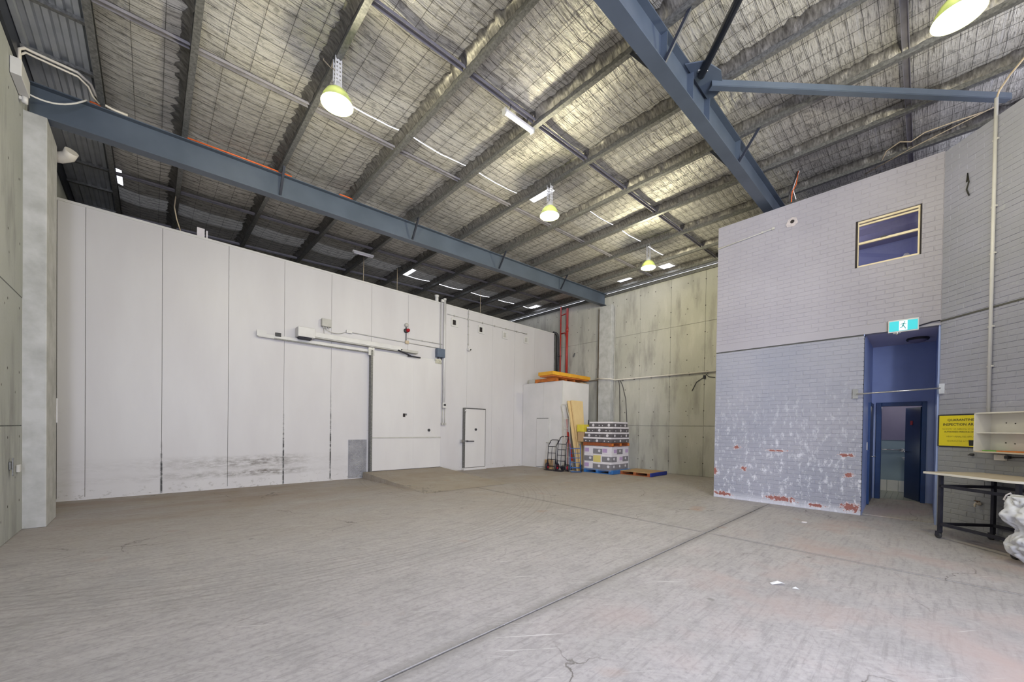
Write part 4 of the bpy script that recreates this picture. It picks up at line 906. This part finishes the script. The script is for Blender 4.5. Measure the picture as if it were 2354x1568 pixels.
own('cardboard_box', MB().box(11.22,9.78,0,11.40,10.06,.36), M['kraft'], 'brown cardboard box behind the black hand trucks', 'box', bevel=.006)
own('red_strap_bar', MB().bar((11.72,9.10,.35),(11.67,9.30,1.45),.06,.05), M['red'], 'red post standing behind the blue hand truck', 'post')
def board(label, bx, by, tx, ty, ztop, thick, mat):
    mb = MB(); vs = []
    for (z, (a, b), y) in ((0.0, bx, by), (ztop, tx, ty)): vs += [(a, y-thick, z), (b, y-thick, z), (b, y, z), (a, y, z)]
    mb.add(vs, [(3,2,1,0),(4,5,6,7),(0,1,5,4),(1,2,6,5),(2,3,7,6),(3,0,4,7)])
    return own('foam_board', mb, mat, label, 'board', 'boards leaning on the cubicle')
board('front cream foam board leaning on the white cubicle', (11.82, 12.12), 8.78, (11.68, 12.38), 9.20, 2.66, .06, M['foam'])
board('second cream foam board, its edge showing left of the front one', (11.70, 12.10), 8.88, (11.58, 12.30), 9.28, 2.64, .05, M['foam'])
board('brown backed board behind the cream foam boards', (11.84, 12.34), 8.99, (11.90, 12.50), 9.20, 1.52, .05, M['foam_dk'])

# ------------------------------------------------------------------ pallet stack
PX, PY = 12.22, 7.93
pallet('wooden_pallet', 'blue pallet under the wrapped cartons', (PX, PY, 0), 1.16, 1.16, .145, M['bluew'], rz=PI/2)
def carton(label, group, x0, y0, z0, lx, ly, h, top, printmat, style, discs=()):
    t = thing('carton', label, 'carton', (x0+lx/2, y0+ly/2, z0), 0, group)
    g = .004
    obj('box', MB().box(x0+g, y0+g, z0+.002, x0+lx-g, y0+ly-g, z0+h-.001), style, t, bevel=.004)
    if top: obj('lid', MB().box(x0+g-.004, y0+g-.004, z0+h*.70, x0+lx-g+.004, y0+ly-g+.004, z0+h), top, t, bevel=.003)
    for k, (face, u, v, r) in enumerate(discs):
        if face == 'x': obj('printed_disc', MB().disc((x0+g-.003, y0+u*ly, z0+v*h), r, 'x', 16, .0035), printmat, t)
        else: obj('printed_disc', MB().disc((x0+u*lx, y0+g-.003, z0+v*h), r, 'y', 16, .0035), printmat, t)
    return t
# lower block: three layers, outer faces towards the hall
GL = 'wrapped cartons on the blue pallet'
zl = .15; hh = .27
cols = ['white', 'white', 'dark']
for lay in range(3):
    for j in range(3):
        for i in range(3):
            if i == 1 and j > 0 and lay < 2: continue
            x_, y_ = PX-.57+i*.38, PY-.57+j*.38; z_ = zl+lay*hh
            edge = 'front left' if i == 0 and j == 2 else ('front corner' if i == 0 and j == 0 else ('front middle' if i == 0 else (('rear left' if j == 2 else 'rear middle' if j == 1 else 'rear corner') if i == 2 else ('inner left' if j == 2 else 'inner' if j == 1 else 'right middle'))))
            lev = ('bottom', 'middle', 'top')[lay]
            dark = (i + j + lay) % 2 == 1 or (lay == 0 and j == 0)
            dsc = [('x', .3, .42, .05), ('y', .5, .42, .045)] if dark else []
            what = 'charcoal wrapped carton with pale discs' if dark else 'white wrapped carton'
            c_ = carton(f'{what}, {lev} layer, {edge} of the blue pallet', GL, x_, y_, z_, .38, .38, hh, M['cwhite'] if dark else None, M['cprint'], M['carton'] if dark else M['cwhite'], dsc)
            if not dark and i == 0: obj('lilac_label', MB().box(x_+.001, y_+.17, z_+.06, x_+.006, y_+.36, z_+.20), M['purple'], c_)
            if not dark and j == 0: obj('lilac_label', MB().box(x_+.17, y_+.001, z_+.05, x_+.36, y_+.006, z_+.17), M['purple'], c_)
            if lay == 1 and i == 0 and j == 1: obj('yellow_label', MB().box(x_-.002, y_+.05, z_-.02, x_+.003, y_+.36, z_+.22), M['cyel'], c_)
z0 = zl + 3*hh
wv = []; wf = []; n_ = 24; nz = 8
for k in range(nz+1):
    z = .10 + (z0+.03-.10)*k/nz
    for i in range(4*n_):
        s_, f_ = divmod(i, n_); f_ = f_/n_*2-1; e = .60 + .012*noise.noise((i*.35, k*.5, 2))
        p = [(f_*e, -e), (e, f_*e), (-f_*e, e), (-e, -f_*e)][s_]
        wv.append((PX+p[0], PY+p[1], z))
N4 = 4*n_
for k in range(nz):
    for i in range(N4): wf.append((k*N4+i, k*N4+(i+1)%N4, (k+1)*N4+(i+1)%N4, (k+1)*N4+i))
own('stretch_wrap', MB().add(wv, wf, True), M['wrap'], 'clear stretch wrap around the lower cartons', 'wrap')
zp_ = z0 + .008
pallet('wooden_pallet', 'orange pallet between the wrapped cartons and the upper cartons', (PX-.02, PY, zp_), 1.16, 1.2, .13, M['rust'], nb=7)  # dark orange with the shade under the cartons put into the colour
for x_ in (PX-.55, PX-.02, PX+.51): own('pallet_block', MB().box(x_-.05, PY-.615, zp_+.02, x_+.05, PY-.602, zp_+.108), M['orange'], 'orange bearer end of the upper pallet, %s' % {0:'left one',1:'middle one',2:'right one'}[round((x_-PX+.55)/.53)], 'pallet block')
zu = zp_ + .132; hu = .185
GU = 'charcoal cartons with white lids on the orange pallet'
sizes = [1.18, 1.14, 1.08, .98]
for lay in range(4):
    w_ = sizes[lay]; n3 = 3
    for j in range(n3):
        for i in range(n3):
            if i == 1 and j == 1 and lay < 3: continue
            l_ = w_/n3; x_, y_ = PX-w_/2+i*l_-.02, PY-w_/2+j*l_-.03*lay; z_ = zu+lay*hu
            edge = ('front right' if j == 0 else 'front middle' if j == 1 else 'front left') if i == 0 else ('right side' if j == 0 and i == 1 else 'far right' if j == 0 else ('rear left' if j == 2 else 'rear middle') if i == 2 else ('left side' if j == 2 else 'centre'))
            dsc = []
            if i == 0: dsc = ([('x', .5, .35, .05)] if (j+lay) % 2 else [('x', .72, .3, .022), ('x', .3, .26, .018)])
            if j == 0: dsc += [('y', .5, .35, .045)] if (i+lay) % 2 else [('y', .6, .28, .022)]
            carton('charcoal carton with white lid, %s row from the orange pallet, %s' % (('lowest','second','third','top')[lay], edge), GU, x_, y_, z_, l_, l_, hu, M['cwhite'], M['cprint'], M['carton'], dsc)
yc_ = carton('yellow carton at the left end of the upper cartons', None, PX-.60, PY+.60, zu+2*hu+.01-.01, .36, .30, .27, None, M['cprint'], M['cyel'])
obj('side_label', MB().box(PX-.602, PY+.63, zu+2*hu+.05, PX-.598, PY+.88, zu+2*hu+.22), M['cyel'], yc_)
carton('brown carton under the yellow one on the upper stack', None, PX-.58, PY+.60, zu+.0, .40, .28, 2*hu-.004, None, M['cprint'], M['kraft'])
pallet('wooden_pallet', 'empty timber pallet with a blue end on the floor', (12.68, 6.72, 0), 1.12, 1.15, .13, M['wood'], M['rust'], rz=PI/2)
own('blue_end_board', MB().box(12.10, 6.115, .01, 13.26, 6.155, .128), M['navyw'], 'dark blue painted end board of the empty pallet', 'board', bevel=.003)
own('blue_end_board', MB().box(11.62, 7.27, .01, 12.82, 7.335, .138), M['bluew'], 'bright blue bearer end under the wrapped cartons', 'board', bevel=.003)

# ------------------------------------------------------------------ splayed wall side: table, shelf, sign (local frame: x along wall, y = -distance from wall)
def tang(name, label, cat, group=None): return thing(name, label, cat, AP, ARZ, group)
tb = tang('work_table', 'white topped work table on a black steel frame with castors', 'table')
def rounded(x0, y0, x1, y1, r, n=6):
    pts = []
    for (cx, cy, a0) in ((x1-r, y1-r, 0), (x0+.02, y1-.02, 90), (x0+.02, y0+.02, 180), (x1-r, y0+r, 270)):
        rr = r if cx > (x0+x1)/2 else .02
        for k in range(n+1): a = math.radians(a0 + 90*k/n); pts.append((cx+rr*math.cos(a), cy+rr*math.sin(a)))
    return pts
ZT = .985
obj('tabletop', MB().prism(rounded(.70, -.87, 1.95, -.02, .22), ZT-.03, ZT, 'xy'), M['melam'], tb, world=False, bevel=.003)
obj('top_sheet', MB().prism(rounded(.72, -.85, 1.92, -.05, .20), ZT, ZT+.0015, 'xy'), M['ply'], tb, world=False)
LG = [(.90, -.79), (.90, -.07), (1.85, -.79), (1.85, -.07)]
for (x, y) in LG:
    obj('leg', MB().box(x-.02, y-.02, .10, x+.02, y+.02, ZT-.03), M['blkst'], tb, world=False)
    cw = obj('castor', MB().lathe([(0,-.016),(.04,-.016),(.047,-.008),(.047,.008),(.04,.016),(0,.016)], (x-.02, y, .048), 18, 'y'), M['blk'], tb, world=False)
    obj('castor_fork', MB().box(x-.045, y-.024, .045, x+.005, y-.019, .095).box(x-.045, y+.019, .045, x+.005, y+.024, .095).box(x-.045, y-.024, .095, x+.02, y+.024, .105), M['blkst'], cw, world=False)
for (p, q) in ((0,1),(2,3),(0,2),(1,3)):
    for z in (.79, .22):
        a, b = LG[p], LG[q]; obj('rail', MB().bar((a[0],a[1],z),(b[0],b[1],z),.04,.04), M['blkst'], tb, world=False)
obj('blue_brace', MB().bar((1.52,-.30,.60),(1.52,-.30,ZT-.03),.035,.035).bar((1.52,-.30,.62),(1.52,-.07,.62),.03,.03), M['blue'], tb, world=False)
# bulging sack hung on the table end
sv = []; sf = []; nr, nk = 70, 84
for i in range(nr+1):
    z = .015 + .80*i/nr; t_ = i/nr
    rad = .05 + .21*math.sin(min(1, t_*3.2)*PI/2) - .07*math.exp(-((t_-.52)/.10)**2) - .08*max(0, t_-.72)*2
    for k in range(nk):
        a = 2*PI*k/nk; d = noise.noise((math.cos(a)*1.8, math.sin(a)*1.8, z*4.5))*.055 + noise.noise((math.cos(a)*5, math.sin(a)*5, z*11))*.022
        q_ = Vector((math.cos(a)*2.0, math.sin(a)*2.0, z*4.2)); d -= .045*max(0, 1 - 7*abs(noise.noise(q_))) + .022*max(0, 1 - 7*abs(noise.noise(q_*2.3 + Vector((5,1,2))))); r_ = max(.015, rad + d); sv.append((2.12 + (r_*1.15)*math.cos(a) + .05*math.sin(z*4), -.86 + r_*math.sin(a), z))
for i in range(nr):
    for k in range(nk): sf.append((i*nk+k, i*nk+(k+1)%nk, (i+1)*nk+(k+1)%nk, (i+1)*nk+k))
sf += [tuple(range(nk))[::-1], tuple(nr*nk+k for k in range(nk))]
sx = tang('plastic_sack', 'bulging white woven plastic sack hung on the table rail', 'sack')
obj('bag', MB().add(sv, sf, True), M['sack'], sx, world=False)
fl_ = []; ff = []
for i in range(15):
    x = 1.80 + .50*i/14
    for j in range(6):
        z = .82 - .28*j/5*(1.0-.65*abs(i/14-.65)) ; fl_.append((x + .05*j/5, -.83 - .02*math.sin(i*1.3) - .04*j/5 - .015*math.sin(i*2.1+j), z))
for i in range(14):
    for j in range(5): ff.append((i*6+j, i*6+j+1, (i+1)*6+j+1, (i+1)*6+j))
o = obj('folded_mouth', MB().add(fl_, ff, True), M['sack'], sx, world=False); sm = o.modifiers.new('thick', 'SOLIDIFY'); sm.thickness = .004
obj('tie', MB().tube([(1.80,-.82,.83),(1.77,-.84,.80),(1.75,-.85,.74),(1.79,-.84,.72)], .010, 6), M['cwhite'], sx, world=False)

sg = tang('warning_sign', 'yellow quarantine notice sheet on the painted brick wall', 'sign')
obj('sheet', MB().box(.03, -.020, 1.372, .74, -.014, 1.872), M['signy'], sg, world=False)
obj('backing_strip', MB().box(.03, -.0135, 1.86, .70, -.010, 1.895).box(.03, -.0135, 1.350, .74, -.010, 1.378).box(.0,-.0135,1.36,.03,-.010,1.89), M['blk'], sg, world=False)
for (txt, wd, hgt, z, mt, bd) in (('QUARANTINE', .40, .045, 1.775, 'ink', .02), ('INSPECTION AREA', .54, .042, 1.705, 'ink', .02), ('NO ENTRY OR REMOVAL OF GOODS', .56, .024, 1.640, 'inkf', .004),
        ('AUTHORISED PERSONS ONLY', .50, .026, 1.592, 'ink', .012), ('HEAVY PENALTIES APPLY', .42, .026, 1.515, 'inkf', .008), ('QUARANTINE ACT 1908', .40, .026, 1.440, 'inkf', .006)):
    mb = text_mb(txt, wd, hgt, bd); mb.v = [(a+.365, -.0206, c+z) for a, b, c in mb.v]; obj('lettering', mb, M[mt], sg, world=False)
obj('dark_badge', MB().prism([(.50,1.385),(.56,1.385),(.57,1.475),(.49,1.475)], -.0212, -.0203, 'xz'), M['ink'], sg, world=False)

sh = tang('wall_shelf', 'open white melamine pigeonhole shelf on the brick wall over the table', 'shelf')
a0, a1, b0, b1, dp = .775, 1.75, 1.305, 1.895, .235
obj('side_board', MB().box(a0, -dp, b0, a0+.018, -.012, b1), M['melam'], sh, world=False)
obj('side_board', MB().box(a1-.018, -dp, b0, a1, -.012, b1), M['melam'], sh, world=False)
obj('top_board', MB().box(a0, -dp, b1-.018, a1, -.012, b1), M['melam'], sh, world=False)
obj('base_board', MB().box(a0, -dp, b0-.005, a1, -.012, b0+.016), M['ply'], sh, world=False)
obj('back_board', MB().box(a0+.01, -.022, b0, a1-.01, -.012, b1), M['melam'], sh, world=False)
obj('middle_shelf', MB().box(a0+.018, -dp+.02, 1.585, a1-.018, -.02, 1.60), M['melam'], sh, world=False)
for (x, z) in ((.99,1.74),(1.10,1.73),(.99,1.45),(1.10,1.44)): obj('screw', MB().cyl((x,-.022,z),(x,-.028,z),.008,8), M['ink'], sh, world=False)
gm = tang('green_mat', 'flat green plastic offcut lying in the lower shelf', 'offcut'); obj('sheet', MB().box(.85,-.19,1.322,1.02,-.04,1.335), M['green'], gm, world=False)
om = tang('orange_folder', 'orange brown folder lying in the lower shelf', 'folder'); obj('cover', MB().box(1.06,-.22,1.322,1.45,-.05,1.338), M['orange'], om, world=False)
ps = tang('power_socket', 'cream double power socket on the wall under the shelf', 'power point')
obj('plate', MB().box(.86,-.045,1.19,1.00,-.010,1.275), M['pvc'], ps, world=False, bevel=.006)
obj('rocker', MB().box(.885,-.049,1.245,.905,-.044,1.262), M['white'], ps, world=False); obj('rocker', MB().box(.955,-.049,1.245,.975,-.044,1.262), M['white'], ps, world=False)
pl = tang('power_plug', 'black plug and lead beside the cream power socket', 'plug'); obj('plug', MB().box(1.005,-.06,1.22,1.05,-.012,1.26).tube([(1.05,-.03,1.24),(1.2,-.03,1.25),(1.4,-.03,1.26)],.008,6), M['blk'], pl, world=False)
bh = tang('wall_hook', 'black hook screwed to the wall below the yellow sign', 'hook'); obj('hook', MB().lathe([(0,-.05),(.018,-.05),(.02,-.01)], (.55,0,1.25), 10, 'y').tube([(.55,-.04,1.25),(.52,-.055,1.24)],.008,6), M['blk'], bh, world=False)
tpn = tang('water_tap', 'old brass tap on the wall beneath the table', 'tap')
obj('body', MB().lathe([(.028,-.012),(.03,-.03),(.018,-.035),(.018,-.07),(0,-.07)], (.66,0,.50), 12, 'y'), M['ply'], tpn, world=False)
obj('spout', MB().tube([(.66,-.06,.50),(.67,-.09,.49),(.68,-.095,.45)], .013, 8), M['ply'], tpn, world=False); obj('handle', MB().bar((.62,-.05,.54),(.70,-.05,.54),.012,.012).bar((.66,-.05,.50),(.66,-.05,.54),.012,.012), M['brown'], tpn, world=False)
cd_ = tang('white_conduit', 'white vertical conduit up the splayed brick wall above the shelf', 'conduit')
obj('pipe', MB().tube([(.765,-.03,1.897),(.765,-.03,6.62)], .022, 12), M['white'], cd_, world=False)
obj('top_lead', MB().tube([(.765,-.03,6.6),(.80,-.03,6.70),(.95,-.05,6.80),(1.3,-.08,6.95)], .012, 8), M['lightcab'], cd_, world=False)
for z in (2.6, 3.2, 4.3, 5.0, 6.0): obj('saddle', MB().box(.73,-.034,z-.012,.80,-.008,z+.012), M['white'], cd_, world=False)
hk = tang('wall_scribble', 'thin black wire hook on the upper splayed brick wall', 'hook'); obj('wire', MB().tube([(.36,-.012,5.62),(.38,-.02,5.75),(.40,-.02,5.60),(.37,-.02,5.50),(.41,-.02,5.38)], .009, 6), M['ink'], hk, world=False)

# pull-up bar, exit sign, small things on the brick block
br = thing('pull_up_bar', 'pale steel bar on two bracket plates across the recess', 'bar', (9.75, .35, 2.33))
pq = Vector((9.82,-.2,0)) + Vector((-.745,-.667,0))*.05 + Vector((-.667,.745,0))*.03
obj('bar', MB().tube([(9.75,.86,2.30),(pq.x,pq.y,2.345)], .014, 10), M['chrome'], br)
obj('bracket', MB().box(9.785,.835,2.22,9.815,.915,2.40).box(9.74,.845,2.285,9.80,.875,2.315), M['chrome'], br)
obj('bracket', MB().box(pq.x-.01,pq.y-.045,2.25,pq.x+.02,pq.y+.02,2.42), M['chrome'], br)
ex = thing('exit_sign', 'lit teal exit sign with white running figure over the recess', 'exit sign', (9.74, .25, 3.48))
obj('housing', MB().box(9.745,.06,3.38,9.81,.445,3.60), M['white'], ex, bevel=.006)
obj('lit_panel', MB().box(9.738,.075,3.40,9.746,.43,3.575), M['teal'], ex)
obj('white_square', MB().box(9.735,.20,3.405,9.740,.305,3.572), M['sgwhite'], ex)
mb = MB(); fx_ = lambda u, v: (9.7335, .252 - u, 3.488 + v)
def stroke(p, q, w_): mb.bar(fx_(*p), fx_(*q), .004, w_, (0,1,.01)) if False else mb.add(*_st(p, q, w_))
def _st(p, q, w_):
    p, q = Vector(p), Vector(q); d = (q-p).normalized(); nn = Vector((-d.y, d.x))*w_/2
    pts = [p-nn, q-nn, q+nn, p+nn]; vs = [fx_(a.x, a.y) for a in pts] + [(9.7352, y, z) for (_, y, z) in (fx_(a.x, a.y) for a in pts)]
    return vs, [(0,1,2,3),(0,1,5,4),(1,2,6,5),(2,3,7,6),(3,0,4,7)]
mb.add([fx_(.014+.0095*math.cos(2*PI*k/12), .056+.0105*math.sin(2*PI*k/12)) for k in range(12)], [tuple(range(12))])
for p, q, w_ in (((.006,.042),(-.006,.0),.017),((.004,.038),(-.022,.030),.009),((-.022,.030),(-.034,.012),.008),((.006,.036),(.022,.018),.009),((.022,.018),(.038,.022),.008),
                 ((-.005,.002),(.014,-.022),.013),((.014,-.022),(.030,-.058),.011),((-.006,.004),(-.016,-.030),.013),((-.016,-.030),(-.040,-.036),.011)): mb.add(*_st(p, q, w_))
obj('running_figure', mb, M['tealp'], ex)
obj('test_lamp', MB().lathe([(.03,0),(.035,-.02),(.0,-.05)], (9.78,.33,3.38), 14).box(9.76,.28,3.36,9.80,.38,3.385), M['chrome'], ex)
own('exit_cable', MB().tube([(9.80,.08,3.45),(9.80,.02,3.47),(9.80,-.10,3.50),(9.78,-.19,3.50)], .010, 6), M['blkst'], 'black cable from the exit sign to the wall corner', 'cable')
own('wall_hole', MB().disc((9.802,1.93,5.99), .036, 'x', 14, .004), M['void'], 'round dark hole knocked through the upper brick wall', 'hole')
own('wall_hole_patch', MB().prism([(1.83,5.94),(1.90,5.885),(2.02,5.90),(2.04,5.96),(2.0,6.05),(1.93,6.08),(1.86,6.05)], 9.8065, 9.813, 'yz'), M['chalk'], 'chalky patch of broken render around the wall hole', 'patch')
own('conduit_run', MB().tube([(9.795,3.38,5.88),(9.795,2.27,5.96)], .012, 8).box(9.785,2.45,5.93,9.815,2.49,5.97).box(9.785,2.24,5.94,9.815,2.29,5.985), M['brick_up'] if False else M['greyp'], 'painted conduit across the top left of the upper brick wall', 'conduit')
cb2 = thing('cable_bundle', 'black, orange and white cables hanging over the top of the brick wall', 'cables', (9.75, 1.9, 6.4))
obj('black_cable', MB().tube([(9.9,1.88,7.05),(9.86,1.93,6.8),(9.80,1.98,6.62),(9.80,2.0,6.42)], .018, 8), M['blk'], cb2)
obj('orange_cable', MB().tube([(9.9,1.86,7.05),(9.82,1.88,6.75),(9.79,1.94,6.60),(9.79,1.95,6.40)], .010, 6), M['orcab'], cb2)
obj('white_cable', MB().tube([(9.9,1.84,7.05),(9.84,1.90,6.82),(9.80,1.93,6.66),(9.79,1.87,6.42)], .008, 6), M['cwhite'], cb2)
own('loose_cable', MB().tube([(10.4,.62,6.90),(10.3,.55,7.0),(10.15,.36,7.0),(10.2,.22,6.95),(10.15,.05,7.0),(10.2,-.3,7.02),(10.25,-.62,7.03)], .011, 6), M['lightcab'], 'beige cable drooping under the foil behind the brick wall top', 'cable')
own('loose_cable', MB().tube([(10.9,.9,7.0),(10.5,.2,6.99),(10.2,-.75,7.02)], .009, 6), M['lightcab'], 'second beige cable stretched above the brick block', 'cable')
own('plastic_scrap', MB().add([(4.66,1.05,.004),(4.71,.99,.030),(4.75,.93,.006),(4.69,.95,.020),(4.63,1.02,.003),(4.67,.86,.004),(4.72,.84,.012),(4.69,.80,.003)], [(0,1,4),(1,3,4),(1,2,3),(5,6,7)]), M['sack'], 'scrap of torn white plastic on the floor', 'scrap')
own('paper_scrap', MB().box(8.24,1.33,.001,8.32,1.40,.008), M['cwhite'], 'small white paper scrap on the floor before the brick wall', 'paper')
